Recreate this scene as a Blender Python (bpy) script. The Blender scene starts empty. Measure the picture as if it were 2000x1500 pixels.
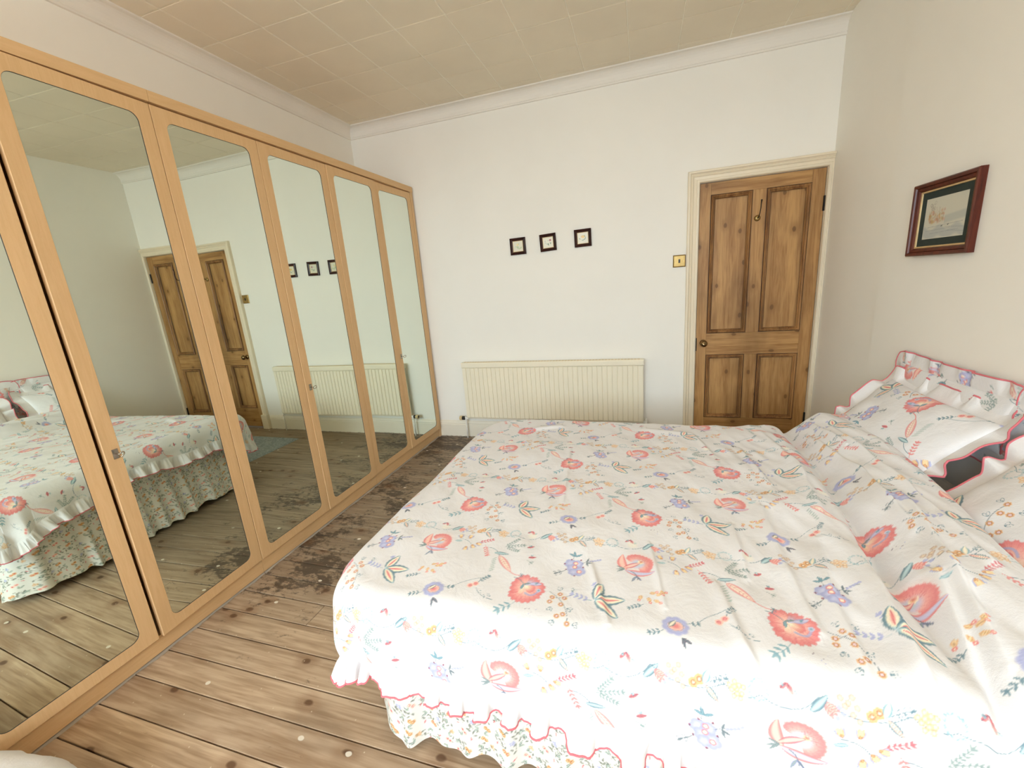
import bpy, bmesh, math, random
import numpy as np
from mathutils import Matrix, Vector
random.seed(7); rng = np.random.RandomState(7)
SC = bpy.context.scene; COL = SC.collection
# ------------------------------------------------------------------ camera (room axes: X along the radiator wall, Y depth, Z up)
cam = bpy.data.objects.new('camera', bpy.data.cameras.new('camera')); COL.objects.link(cam)
cam.data.sensor_fit = 'HORIZONTAL'; cam.data.sensor_width = 36; cam.data.lens = 806.8 / 2000 * 36; cam.data.clip_start = .02; cam.data.clip_end = 60
Rr = ((0.954065, 0.289827, -0.075895), (0.002419, 0.245862, 0.969302), (-0.299589, 0.924961, -0.233868))
cam.matrix_world = Matrix(((Rr[0][0], Rr[1][0], -Rr[2][0], 1.8777), (Rr[0][1], Rr[1][1], -Rr[2][1], -3.4516), (Rr[0][2], Rr[1][2], -Rr[2][2], 1.3869), (0, 0, 0, 1)))
SC.camera = cam
# ------------------------------------------------------------------ world, daylight, exposure
W = bpy.data.worlds.new('sky'); SC.world = W; W.use_nodes = True
bg = W.node_tree.nodes['Background']; bg.inputs[0].default_value = (.80, .90, 1.0, 1); bg.inputs[1].default_value = .9
def area(name, loc, rot, sx, sy, power, col):
    l = bpy.data.lights.new(name, 'AREA'); l.shape = 'RECTANGLE'; l.size = sx; l.size_y = sy; l.energy = power; l.color = col
    o = bpy.data.objects.new(name, l); COL.objects.link(o); o.location = loc; o.rotation_euler = rot; return o
# bright sky seen through the two windows behind the camera
area('sky_daylight', (1.3, -7.9, 2.95), (math.radians(74), 0, 0), 5.6, 3.2, 1300, (.70, .86, 1.0))
# added fill lamp outside, throwing warm light up through the windows onto the ceiling
area('ground_fill', (1.6, -7.8, -.15), (math.radians(180), 0, 0), 6.0, 3.6, 2300, (1.0, .965, .90))
vs = SC.view_settings; vs.view_transform = 'Standard'; vs.look = 'None'; vs.gamma = 1; vs.exposure = -0.60; vs.use_curve_mapping = False
SC.cycles.use_denoising = True; SC.cycles.max_bounces = 14; SC.cycles.diffuse_bounces = 8; SC.cycles.glossy_bounces = 6; SC.cycles.sample_clamp_indirect = 6
# ---------------------------------------------------------------- cloth print, painted in numpy
def sm(a, b, x):
    t = np.clip((x - a) / (b - a), 0, 1); return t * t * (3 - 2 * t)
class Print:
    """repeating cloth print: period (W,0) and (shift,H); sampled per vertex of the cloth meshes"""
    def __init__(s, W, H, px, base, shift=0.0):
        s.W, s.H = W, H; s.nx = int(round(W / px / 2)) * 2; s.ny = int(round(H / px))
        s.dx = W / s.nx; s.dy = H / s.ny; s.sh = int(round(shift / s.dx))
        s.c = np.ones((s.ny, s.nx, 3)) * np.array(base)
    def stamp(s, cx, cy, R, fn):
        x0, x1 = int((cx - R) / s.dx) - 1, int((cx + R) / s.dx) + 2
        y0, y1 = int((cy - R) / s.dy) - 1, int((cy + R) / s.dy) + 2
        IX, IY = np.meshgrid(np.arange(x0, x1), np.arange(y0, y1))
        X = (IX + .5) * s.dx - cx; Y = (IY + .5) * s.dy - cy
        a, col = fn(X, Y)
        row = IY // s.ny; jy = IY - row * s.ny; jx = (IX - row * s.sh) % s.nx
        a = np.clip(a, 0, 1)[..., None]
        s.c[jy, jx] = s.c[jy, jx] * (1 - a) + a * col
    def sample(s, X, Y):
        fx = X / s.dx - .5; fy = Y / s.dy - .5
        ix = np.floor(fx).astype(int); iy = np.floor(fy).astype(int); ax = (fx - ix)[..., None]; ay = (fy - iy)[..., None]
        def g(i, j):
            r = j // s.ny; return s.c[j - r * s.ny, (i - r * s.sh) % s.nx]
        return (g(ix, iy) * (1 - ax) + g(ix + 1, iy) * ax) * (1 - ay) + (g(ix, iy + 1) * (1 - ax) + g(ix + 1, iy + 1) * ax) * ay
    # primitives ----------------------------------------------------------
    def leaf(s, x, y, L, w, ang, edge, mid, vein=None, ser=0, al=.95, bend=0.):
        E, M = np.array(edge), np.array(mid); ca, sa = np.cos(ang), np.sin(ang)
        def fn(X, Y):
            u = (X * ca + Y * sa) / L; v = (-X * sa + Y * ca) - bend * L * u * (1 - u) * 4 * .25
            uu = np.clip(u, 0, 1); hw = w * .5 * np.sin(np.pi * uu ** .85) ** .75 * (1 + (.13 * np.abs(np.sin(uu * np.pi * ser)) - .05 if ser else 0)) + 1e-5
            k = np.abs(v) / hw; a = (1 - sm(.88, 1.1, k)) * ((u > 0) & (u < 1)) * al
            col = M + (E - M) * sm(.25, .85, k)[..., None]
            if vein is not None:
                vv = np.maximum(1 - sm(.0, .0013, np.abs(v)), .55 * (np.sin((uu * 9 - k * 1.2) * 6.28) > .75) * (k < .7) * (L > .03))
                col = col + (np.array(vein) - col) * (vv * .8)[..., None]
            return a, col
        s.stamp(x, y, L * 1.05, fn)
    def stroke(s, pts, w, col, al=.85):
        pts = np.array(pts, float); c = pts.mean(0); R = np.abs(pts - c).max() + w * 2; P = pts - c; C = np.array(col)
        def fn(X, Y):
            d = np.full(X.shape, 9.)
            for (ax, ay), (bx, by) in zip(P[:-1], P[1:]):
                vx, vy = bx - ax, by - ay; t = np.clip(((X - ax) * vx + (Y - ay) * vy) / (vx * vx + vy * vy + 1e-12), 0, 1)
                d = np.minimum(d, np.hypot(X - ax - t * vx, Y - ay - t * vy))
            return (1 - sm(w * .35, w * .75, d)) * al, C
        s.stamp(c[0], c[1], R, fn)
    def curve(s, p0, p1, bend, w, col, al=.85, n=7):
        p0, p1 = np.array(p0), np.array(p1); d = p1 - p0; nrm = np.array([-d[1], d[0]])
        t = np.linspace(0, 1, n)[:, None]; s.stroke(p0 + d * t + nrm * bend * 4 * t * (1 - t), w, col, al)
    def disc(s, x, y, r, col, al=.95, soft=.15, lob=0, lobd=.15, rot=0, inner=None, sq=1., ang=0):
        C = np.array(col); ca, sa = np.cos(ang), np.sin(ang)
        def fn(X, Y):
            U = (X * ca + Y * sa); V = (-X * sa + Y * ca) / sq
            th = np.arctan2(V, U) + rot; e = r * (1 - lobd + lobd * np.abs(np.cos(th * lob / 2)) ** .6) if lob else r
            k = np.hypot(U, V) / e; cc = C if inner is None else np.array(inner) + (C - np.array(inner)) * sm(.1, .85, k)[..., None]
            return (1 - sm(1 - soft, 1 + soft * .5, k)) * al, cc
        s.stamp(x, y, r * max(1, sq) * 1.2, fn)
    def ring(s, x, y, r, w, col, al=.9, sq=1., ang=0):
        C = np.array(col); ca, sa = np.cos(ang), np.sin(ang)
        def fn(X, Y):
            k = np.abs(np.hypot(X * ca + Y * sa, (-X * sa + Y * ca) / sq) - r); return (1 - sm(w * .4, w, k)) * al, C
        s.stamp(x, y, r * 1.3 + w, fn)
    def fan(s, x, y, r, a0, a1, inner, outer, n=9, al=.97, sc=.12, streak=None, tip=None):
        """scalloped fan of petals spreading from (x,y) between two angles"""
        I, O = np.array(inner), np.array(outer)
        def fn(X, Y):
            rr = np.hypot(X, Y); am = (a0 + a1) / 2; th = (np.arctan2(Y, X) - am + np.pi) % (2 * np.pi) - np.pi; hw = (a1 - a0) / 2
            q = (th + hw) / (2 * hw) * n; e = r * (1 - sc + sc * np.abs(np.sin(np.pi * q)) ** .7) * (1 - .05 * np.abs(np.sin(np.pi * q * 3)))
            e = e * (np.clip((hw - np.abs(th)) / .35, 0, 1) ** .4 * .4 + .6)
            k = rr / e; a = (1 - sm(.93, 1.03, k)) * (1 - sm(hw - .04, hw + .04, np.abs(th))) * al
            col = I + (O - I) * sm(.25, .95, k)[..., None]
            st = (np.abs(((q * 1.0) % 1) - .0) < .05) * (k > .35) * .35 + .25 * (np.sin(q * 22) > .6) * (k > .3) * (k < .9)
            S = np.array(streak if streak is not None else O * .82); col = col + (S - col) * st[..., None]
            if tip is not None: col = col + (np.array(tip) - col) * (sm(.9, 1., k) * .7)[..., None]
            return a, col
        s.stamp(x, y, r * 1.05, fn)
def srgb(r, g, b): return [r / 255., g / 255., b / 255.]
PK, PKD, PKL = srgb(228, 120, 118), srgb(204, 88, 98), srgb(248, 196, 178)
LAV, LAVL, LAVD = srgb(160, 165, 212), srgb(200, 202, 232), srgb(120, 124, 178)
TEAL, TEALL, TEALD = srgb(112, 158, 172), srgb(178, 208, 212), srgb(84, 118, 132)
GR, GRD, GRL = srgb(128, 150, 148), srgb(92, 108, 116), srgb(182, 200, 188)
TAN, TAND, TANL = srgb(226, 166, 106), srgb(176, 112, 72), srgb(244, 216, 160)
BR, CRM, DK = srgb(176, 128, 98), srgb(250, 236, 206), srgb(78, 62, 84)
def sprig(P, x, y, ang, L, col, n=5, ll=.012, lw=.005, filled=True, stem=None):
    ca, sa = np.cos(ang), np.sin(ang); P.curve((x, y), (x + ca * L, y + sa * L), .06, .0012, stem or col)
    for i in range(n):
        t = (i + 1) / n; bx, by = x + ca * L * t, y + sa * L * t
        for sd in (-1, 1):
            a = ang + sd * .85
            if filled: P.leaf(bx, by, ll, lw, a, col, col, al=.85)
            else:
                cx, cy = bx + np.cos(a) * ll * .55, by + np.sin(a) * ll * .55; P.ring(cx, cy, ll * .45, .0011, col, sq=.5, ang=a)
    P.leaf(x + ca * L, y + sa * L, ll, lw, ang, col, col, al=.85)
def carnation(P, x, y, k=1., rot=0.):
    c = lambda dx, dy: (x + k * (dx * np.cos(rot) - dy * np.sin(rot)), y + k * (dx * np.sin(rot) + dy * np.cos(rot)))
    q = c(-.014, .014)
    P.fan(*c(-.006, .004), .055 * k, rot - 2.9, rot - .1, PKL, PK, 9, streak=PKD, tip=PKD)
    P.fan(*c(-.004, .010), .050 * k, rot + 1.5, rot + 4.0, PKL, PK, 6, streak=PKD, tip=PKD)
    P.fan(*c(-.004, .006), .054 * k, rot - .6, rot + .75, PKL, PK, 4, streak=PKD, tip=PKD)
    P.fan(*c(-.012, .010), .050 * k, rot + .25, rot + 1.35, LAVL, PK, 4, tip=PKD)
    P.leaf(*c(.002, .022), .032 * k, .013 * k, rot + .12, LAV, LAVL, al=.9); P.disc(*c(.018, .025), .0035 * k, TEAL); P.disc(*c(.022, .028), .0025 * k, LAVD)
    P.fan(*q, .038 * k, rot - 1.0, rot + .15, CRM, PK, 3, streak=TAN, tip=PKD, sc=.08)
    P.curve(c(-.004, -.012), c(.028, -.004), -.3, .005 * k, LAV, .75); P.disc(*c(.030, .002), .0065 * k, LAVL, inner=TEAL)
    P.fan(*q, .036 * k, rot - 2.05, rot - 1.35, CRM, PKL, 2, streak=TAN, tip=PKD, sc=.06)
    P.leaf(*c(-.016, .018), .019 * k, .009 * k, rot - 1.75, TEALD, TEAL); P.leaf(*c(-.016, .018), .022 * k, .006 * k, rot + .35, GRD, GR)
    P.curve(c(-.016, .017), c(-.050, .040), -.12, .0016 * k, TEALD)
    sprig(P, *c(-.036, .036), rot + 1.2, .014 * k, TEALD, 2, .007 * k, .004 * k, False)
def poppy(P, x, y, k=1., rot=0.):
    c = lambda dx, dy: (x + k * (dx * np.cos(rot) - dy * np.sin(rot)), y + k * (dx * np.sin(rot) + dy * np.cos(rot)))
    P.disc(*c(.012, .010), .042 * k, PKL, .35, .5); P.fan(*c(.006, .000), .046 * k, rot - 1.3, rot + 2.6, PKL, PK, 15, sc=.06, al=.92, streak=PKD)
    P.disc(*c(.008, .002), .020 * k, LAVL, .9, .5, inner=TEALL)
    P.disc(*c(.016, .010), .0095 * k, CRM, lob=8, lobd=.3, inner=TAN)
    for i in range(9):
        a = rot - .4 + i * .32; P.stroke([c(.016, .010), (c(.016, .010)[0] + .018 * k * np.cos(a), c(.016, .010)[1] + .018 * k * np.sin(a))], .0009, PKD, .5)
    P.leaf(*c(-.022, -.026), .066 * k, .026 * k, rot + 1.75, PK, PKL, al=.97, bend=.5); P.leaf(*c(-.026, -.026), .080 * k, .022 * k, rot - .05, PK, LAVL, al=.97, bend=-.5)
    P.leaf(*c(-.030, -.018), .052 * k, .017 * k, rot + .5, PKD, PKL, al=.85)
    for a in (2.7, 3.3, 3.7): P.leaf(*c(-.026, -.022), .026 * k, .005 * k, rot + a, GRD, GR)
    P.curve(c(-.010, -.030), c(.008, -.062), .15, .002 * k, GRD)
    P.leaf(*c(.004, -.048), .026 * k, .007 * k, rot - 2.0, LAVD, GR); P.leaf(*c(.004, -.048), .022 * k, .006 * k, rot - .9, LAVD, GRD)
def bluebunch(P, x, y, k=1., rot=0.):
    for dx, dy, r in ((-.010, .014, .020), (.010, .016, .017), (-.002, -.002, .019), (.016, -.012, .021), (.002, -.018, .016)):
        P.disc(x + dx * k, y + dy * k, r * k, LAV, .9, lob=5, lobd=.22, inner=LAVL, rot=dx * 90)
    for dx, dy in ((.004, .019), (.003, .004), (.018, -.014)):
        P.disc(x + dx * k, y + dy * k, .0075 * k, PK, .9, lob=5); P.disc(x + dx * k, y + dy * k, .0045 * k, CRM)
    for dx, dy in ((-.026, .014), (-.012, .034), (-.020, -.008), (.028, .002), (.004, -.034), (.016, .030)): P.leaf(x + dx * k, y + dy * k, .007 * k, .005 * k, dx * 70, PKD, DK)
    P.curve((x - .004 * k, y + .03 * k), (x, y + .052 * k), .1, .0013, GRD)
    for a in (.5, 1.9, 2.7): P.leaf(x, y + .045 * k, .022 * k, .007 * k, a, TEALD, TEAL)
    P.curve((x + .02 * k, y + .018 * k), (x + .07 * k, y + .034 * k), .1, .0012, GRD)
    for a in (-1.2, 1.3, -.4): P.leaf(x + .034 * k, y + .024 * k, .018 * k, .005 * k, a, GRD, GRD)
    for i in range(5): P.disc(x + (.044 + i * .007) * k, y + (.028 + .003 * i) * k, .0036 * k, LAV, .8)
    P.curve((x - .02 * k, y - .014 * k), (x - .046 * k, y - .03 * k), .05, .0012, GRD); sprig(P, x - .022 * k, y - .016 * k, 3.75, .024 * k, GRD, 2, .011 * k, .006 * k, False)
def bluecup(P, x, y, k=1.):
    P.disc(x, y, .031 * k, LAV, .92, lob=9, lobd=.14, inner=LAVL, sq=.9); P.disc(x + .001, y - .001, .019 * k, PKL, .95, lob=7, inner=PK, sq=.8)
    P.leaf(x - .014 * k, y - .004 * k, .026 * k, .012 * k, .9, GRD, CRM); P.ring(x, y, .0175 * k, .0012, LAVD, .6, sq=.8)
    for a in (-.5, -1.3): P.leaf(x + .012 * k, y - .03 * k, .024 * k, .007 * k, a, DK, GRD)
    sprig(P, x - .026 * k, y - .016 * k, 3.5, .030 * k, TEALD, 3, .010 * k, .004 * k); sprig(P, x + .026 * k, y + .010 * k, .25, .022 * k, TEALD, 2, .010 * k, .004 * k)
def trefoil(P, x, y, k=1., rot=0.):
    for a, L, w in ((1.35, .062, .030), (.12, .076, .034), (-.72, .080, .030)):
        a += rot; P.leaf(x, y, L * k, w * k, a, TEALD, TEALL, ser=5.0); P.leaf(x + np.cos(a) * .006, y + np.sin(a) * .006, L * .84 * k, w * .62 * k, a, CRM, CRM, ser=4.); P.leaf(x + np.cos(a) * .010, y + np.sin(a) * .010, L * .66 * k, w * .26 * k, a, PKL, PK, vein=PKD)
def starlets(P, x, y, k=1., n=8):
    pts = [(0, 0), (.018, .016), (.031, .004), (-.004, -.016), (.026, -.020), (.036, -.050), (.022, -.058), (.050, -.074), (.046, .018)][:n]
    P.curve((x - .01 * k, y + .018 * k), (x + .05 * k, y - .072 * k), .14, .0013, GRD); P.curve((x, y), (x + .046 * k, y + .018 * k), -.1, .001, GRD)
    for dx, dy in pts:
        P.disc(x + dx * k, y + dy * k, .0078 * k, TAN, .95, lob=7, lobd=.3, rot=dx * 50); P.disc(x + dx * k, y + dy * k, .0050 * k, TAND); P.disc(x + dx * k, y + dy * k, .0032 * k, srgb(235, 205, 215))
    for dx, dy, a in ((.014, .030, 1.6), (.048, .032, 1.2), (.002, -.034, -1.7), (.044, -.030, -.3), (.016, -.072, -2.2), (.064, -.074, 0.)):
        for d in (-.45, .45): P.ring(x + dx * k + np.cos(a + d) * .006 * k, y + dy * k + np.sin(a + d) * .006 * k, .0065 * k, .0011, TEALD, sq=.5, ang=a + d)
def tulips(P, x, y, k=1.):
    P.curve((x, y), (x + .05 * k, y - .026 * k), .15, .0013, TEALD)
    for dx, dy, a in ((.002, .004, 2.0), (.030, .006, 1.5), (.050, -.022, -.9), (.036, -.034, -1.5), (.060, -.012, -.2)):
        for d, cc in ((-.45, LAV), (.45, LAV), (-.22, TAN), (.22, TAN), (0, TANL)):
            P.leaf(x + dx * k, y + dy * k, .021 * k, .008 * k, a + d, cc, cc if cc is LAV else TANL, al=.9)
        P.leaf(x + dx * k, y + dy * k, .009 * k, .006 * k, a, TAND, TAN)
    P.leaf(x - .012 * k, y - .014 * k, .026 * k, .009 * k, .2, TEAL, TEALL)
def buds(P, x, y, k=1.):
    for i, (dx, dy, a) in enumerate(((0, 0, -1.9), (.016, -.004, -1.3), (.030, -.010, -.6), (.020, .010, .3), (.034, .006, .1), (.044, .012, .5))):
        P.leaf(x + dx * k, y + dy * k, .016 * k, .010 * k, a, TAN, TANL, vein=TAND); P.disc(x + dx * k + np.cos(a) * .018 * k, y + dy * k + np.sin(a) * .018 * k, .0042 * k, PK); P.disc(x + dx * k + np.cos(a) * .018 * k, y + dy * k + np.sin(a) * .018 * k, .0018 * k, CRM)
    sprig(P, x + .004 * k, y - .030 * k, -2.7, .034 * k, TEALD, 4, .009 * k, .004 * k)
def quill(P, x, y, k=1., a=-.85):
    P.leaf(x, y, .082 * k, .024 * k, a, PK, CRM, vein=PKD, al=.8); P.curve((x, y), (x - .05 * k, y + .034 * k), -.15, .0015, TEALD); P.leaf(x - .02 * k, y + .010 * k, .046 * k, .013 * k, .05, TEALD, TEALL)
    P.curve((x + .05 * k, y - .058 * k), (x + .085 * k, y - .072 * k), -.1, .0024, PK)
    for i in range(7):
        t = i / 6.; P.leaf(x - .004 * k + .008 * t, y - .010 * k - .05 * t * k, .020 * k, .004 * k, -2.3, GR, GRL, al=.75)
def fern(P, x, y, k=1., col=GR):
    for a, L in ((.9, .050), (.25, .056), (-.3, .044)): sprig(P, x, y, a, L * k, col, 6, .010 * k, .0042 * k)
def pinksprig(P, x, y, k=1.):
    sprig(P, x, y, .5, .045 * k, PKD, 5, .010 * k, .0045 * k, stem=PK); sprig(P, x + .026 * k, y - .008 * k, -1.1, .050 * k, PK, 5, .0105 * k, .005 * k)
def rosespray(P, x, y, k=1.):
    P.curve((x - .05 * k, y - .02 * k), (x + .04 * k, y + .04 * k), .1, .0011, TEALD)
    for dx, dy in ((0, 0), (.013, .009)): P.disc(x + dx * k, y + dy * k, .0095 * k, PKL, .9, lob=5, inner=PK); P.ring(x + dx * k, y + dy * k, .0042 * k, .001, PKD, .7)
    sprig(P, x + .018 * k, y + .016 * k, 1.0, .034 * k, TEALD, 4, .009 * k, .004 * k); P.curve((x + .02 * k, y - .006 * k), (x + .075 * k, y - .034 * k), -.15, .001, TEALD)
    for dx, dy in ((.036, -.018), (.05, -.03), (.062, -.022)): P.ring(x + dx * k, y + dy * k, .0055 * k, .001, TEALD, sq=.5, ang=dx * 40)
def lips(P, x, y, k=1., a=.5):
    P.leaf(x - .010 * k, y, .024 * k, .010 * k, a, PK, PKD, vein=DK, ser=4); P.leaf(x, y + .006 * k, .010 * k, .004 * k, a + 1.8, TEALD, TEALL); P.leaf(x, y + .006 * k, .010 * k, .004 * k, a + 1.1, TEALD, TEALL)
def garland(P, x, y, k=1.):
    """one 0.31 m length of the running border"""
    for dy in (.031, -.031):
        P.stroke([(x - .16, y + dy), (x + .16, y + dy)], .0012, srgb(222, 216, 214), .55)
    P.curve((x + .155, y + .012), (x + .055, y - .006), .22, .0013, TEALD); P.curve((x + .055, y - .006), (x - .01, y + .004), .2, .0013, TEALD); P.curve((x - .01, y + .004), (x - .155, y + .012), .16, .0013, TEALD)
    lips(P, x + .098, y + .014, .8, .7); lips(P, x + .122, y + .008, .9, 2.0)
    P.disc(x + .11, y + .002, .016, srgb(245, 238, 214), .5, .5)
    P.leaf(x + .140, y - .014, .044, .016, .75, TEALD, TEALL)
    for a in (-1.1, -.75, -.4): P.leaf(x - .146, y + .004, .028, .010, a, PK, PKL, vein=PKD)
    for dx, dy in ((-.126, -.018), (-.116, -.010), (-.122, .000)): P.disc(x + dx, y + dy, .0045, LAV, .75)
    for dx, dy in ((-.118, .016), (-.106, .010), (-.098, .020), (-.092, .004), (-.100, -.008), (-.090, -.018), (-.112, .004)): P.disc(x + dx, y + dy, .0062, BR, .55, lob=5, inner=TANL)
    for dx, dy in ((-.070, -.006), (-.058, .002)): P.disc(x + dx, y + dy, .0105, TAN, .95, lob=7, inner=TANL); P.disc(x + dx, y + dy, .0055, TAND); P.disc(x + dx, y + dy, .0028, CRM)
    P.leaf(x - .050, y - .004, .030, .015, 1.15, TEAL, CRM); P.leaf(x - .046, y - .006, .036, .014, -.85, TEALD, CRM, vein=PK); sprig(P, x - .04, y, .35, .032, TEALD, 3, .010, .005, False)
    for i in range(11): P.disc(x + .012 + .016 * np.cos(i * 2.4) * (i / 11.) ** .5, y - .002 + .018 * np.sin(i * 2.4) * (i / 11.) ** .5, .0055, TAN, .75, lob=5, inner=CRM)
    for i in range(14):
        a = i * .45; P.leaf(x + .052 + .014 * np.cos(a), y + .002 + .016 * np.sin(a), .009, .004, a + 1.1, TEAL, TEALL, al=.8)
def duvet_print():
    P = Print(.62, .39, .00062, srgb(226, 224, 224), .31)
    for ox in (0, .31): garland(P, .155 + ox, -.155)
    sprig(P, .20, .012, 2.2, .045, LAV, 5, .010, .005); sprig(P, .17, -.002, 2.9, .05, LAV, 4, .012, .006, stem=TEAL)
    trefoil(P, .178, .000); starlets(P, .070, -.012); carnation(P, 0, 0)
    sprig(P, -.022, -.046, -2.4, .045, TEAL, 3, .018, .006)
    for i in range(8): P.disc(.012 + .008 * np.cos(i * 2.1) + .003 * i, -.062 - .003 * i * (i % 2), .0012, DK if i < 5 else LAV, .8)
    bluebunch(P, .106, .115); poppy(P, .274, .150); buds(P, .292, .030); bluecup(P, .366, -.052); rosespray(P, .462, -.020)
    tulips(P, .345, .178); pinksprig(P, .412, .170); quill(P, .500, .120); fern(P, .505, .165); lips(P, .585, .170); lips(P, .600, .125, 1., .2)
    sprig(P, .59, .112, -.6, .012, GR, 1, .010, .005, False)
    P.c = .88 - (.88 - P.c) * .84
    return P
def skirt_print():
    P = Print(.26, .21, .0006, srgb(226, 224, 216), .09); rs = np.random.RandomState(4); ctr = [0]
    def sp(i):
        ctr[0] += 1; q = ctr[0]; return ((q * .7548777 % 1) * .26 + rs.rand() * .012, (q * .5698403 % 1) * .21 + rs.rand() * .012, rs.rand() * 6.28)
    OL = srgb(132, 136, 118); OLD = srgb(104, 108, 100)
    for i in range(34):
        x, y, a = sp(i); P.curve((x, y), (x + .04 * np.cos(a), y + .04 * np.sin(a)), .2, .001, OL, .7)
        for j in range(3): P.leaf(x + .012 * j * np.cos(a), y + .012 * j * np.sin(a), .013, .0046, a + (-1) ** j * .8, OLD, OL, al=.8)
    for i in range(24):
        x, y, a = sp(i); P.leaf(x, y, .019, .0065, a, OLD, GRL); P.leaf(x, y, .017, .006, a + 1.1, OL, GRL)
    for i in range(10):
        x, y, a = sp(i); P.leaf(x, y, .013, .004, a, PKD, PK, al=.8)
    for i in range(7):
        x, y, a = sp(i)
        for j in range(9): P.disc(x + .008 * np.cos(j * 2.4) * (j / 9.) ** .5, y + .008 * np.sin(j * 2.4) * (j / 9.) ** .5, .0026, TAN if i % 2 else LAV, .65)
    for i in range(14):
        x, y, a = sp(i); c1, c2 = ((TAN, TAND), (PKL, PKD), (TAN, PKD))[i % 3]
        for d in ((0, 0), (.010, .006)): P.disc(x + d[0], y + d[1], .0075, c1, .9, lob=5, lobd=.3, rot=a); P.disc(x + d[0], y + d[1], .0034, c2, .9); P.disc(x + d[0], y + d[1], .0015, CRM)
    return P
# ------------------------------------------------------------------ materials
def s2l(c):
    c = np.asarray(c, float); return np.where(c <= .04045, c / 12.92, ((c + .055) / 1.055) ** 2.4)
def rgb(r, g, b): return tuple(float(v) for v in s2l(np.array([r, g, b]) / 255.)) + (1.,)
class NT:
    def __init__(s, name):
        s.m = bpy.data.materials.new(name); s.m.use_nodes = True; s.t = s.m.node_tree; s.b = s.t.nodes['Principled BSDF']
    def n(s, ty, **kw):
        o = s.t.nodes.new(ty)
        for k, v in kw.items():
            if k in o.bl_rna.properties and k not in ('inputs',): setattr(o, k, v)
        return o
    def l(s, a, b): s.t.links.new(a, b)
    def vec(s, scale=(1, 1, 1), kind='Object', rnd=False):
        if kind == 'World': src = s.n('ShaderNodeNewGeometry').outputs['Position']
        else: src = s.n('ShaderNodeTexCoord').outputs[kind]
        if rnd:
            oi = s.n('ShaderNodeObjectInfo'); mul = s.n('ShaderNodeMath', operation='MULTIPLY'); s.l(oi.outputs['Random'], mul.inputs[0]); mul.inputs[1].default_value = 57.
            c = s.n('ShaderNodeCombineXYZ')
            for i in range(3): s.l(mul.outputs[0], c.inputs[i])
            a = s.n('ShaderNodeVectorMath', operation='ADD'); s.l(src, a.inputs[0]); s.l(c.outputs[0], a.inputs[1]); src = a.outputs[0]
        mp = s.n('ShaderNodeVectorMath', operation='MULTIPLY'); s.l(src, mp.inputs[0]); mp.inputs[1].default_value = scale; return mp.outputs[0]
    def noise(s, v, scale=5, detail=3, rough=.55, dist=0):
        o = s.n('ShaderNodeTexNoise'); s.l(v, o.inputs['Vector']); o.inputs['Scale'].default_value = scale; o.inputs['Detail'].default_value = detail
        o.inputs['Roughness'].default_value = rough; o.inputs['Distortion'].default_value = dist; return o.outputs['Fac']
    def flat(s, v, axes='xz'):
        a = s.n('ShaderNodeSeparateXYZ'); s.l(v, a.inputs[0]); c = s.n('ShaderNodeCombineXYZ')
        for i, k in enumerate(axes): s.l(a.outputs['xyz'.index(k)], c.inputs[i])
        return c.outputs[0]
    def voro(s, v, scale, feature='F1', out='Distance', rnd=1., dim='3D'):
        o = s.n('ShaderNodeTexVoronoi', feature=feature, voronoi_dimensions=dim); s.l(v, o.inputs['Vector']); o.inputs['Scale'].default_value = scale; o.inputs['Randomness'].default_value = rnd; return o.outputs[out]
    def mr(s, x, a, b, c=0., d=1., smooth=True):
        o = s.n('ShaderNodeMapRange'); o.interpolation_type = 'SMOOTHSTEP' if smooth else 'LINEAR'; s.l(x, o.inputs[0])
        for i, v in enumerate((a, b, c, d)): o.inputs[i + 1].default_value = v
        return o.outputs[0]
    def math(s, op, a, b=None, clamp=False):
        o = s.n('ShaderNodeMath', operation=op, use_clamp=clamp)
        for i, v in enumerate((a, b)):
            if v is None: continue
            if isinstance(v, (int, float)): o.inputs[i].default_value = v
            else: s.l(v, o.inputs[i])
        return o.outputs[0]
    def mix(s, f, a, b, mode='MIX'):
        o = s.n('ShaderNodeMix', data_type='RGBA', blend_type=mode)
        for i, v in ((0, f), (6, a), (7, b)):
            if isinstance(v, (int, float)): o.inputs[i].default_value = v
            elif isinstance(v, tuple): o.inputs[i].default_value = v
            else: s.l(v, o.inputs[i])
        return o.outputs[2]
    def bump(s, h, strength=.2, dist=.002):
        o = s.n('ShaderNodeBump'); s.l(h, o.inputs['Height']); o.inputs['Strength'].default_value = strength; o.inputs['Distance'].default_value = dist; s.l(o.outputs[0], s.b.inputs['Normal'])
    def done(s, col=None, rough=.5, metal=0., spec=.5):
        if col is not None:
            if isinstance(col, tuple): s.b.inputs['Base Color'].default_value = col
            else: s.l(col, s.b.inputs['Base Color'])
        if isinstance(rough, float): s.b.inputs['Roughness'].default_value = rough
        else: s.l(rough, s.b.inputs['Roughness'])
        s.b.inputs['Metallic'].default_value = metal; s.b.inputs['Specular IOR Level'].default_value = spec; return s.m
def m_paint(name, col, var=.03, rough=.6, bump=.12, scale=60, spec=.3):
    t = NT(name); v = t.vec(kind='World'); n = t.noise(v, 1.7, 4); f = t.mr(n, .3, .7)
    d = tuple(c * (1 - var * 2.2) for c in col[:3]) + (1,); t.bump(t.noise(v, scale, 3), bump, .0015); return t.done(t.mix(f, d, col), rough, 0, spec)
def m_plain(name, col, rough=.5, metal=0., spec=.5):
    t = NT(name); v = t.vec(); n = t.noise(v, 40, 2); d = tuple(c * .9 for c in col[:3]) + (1,); return t.done(t.mix(t.mr(n, .35, .65), d, col), rough, metal, spec)
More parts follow.
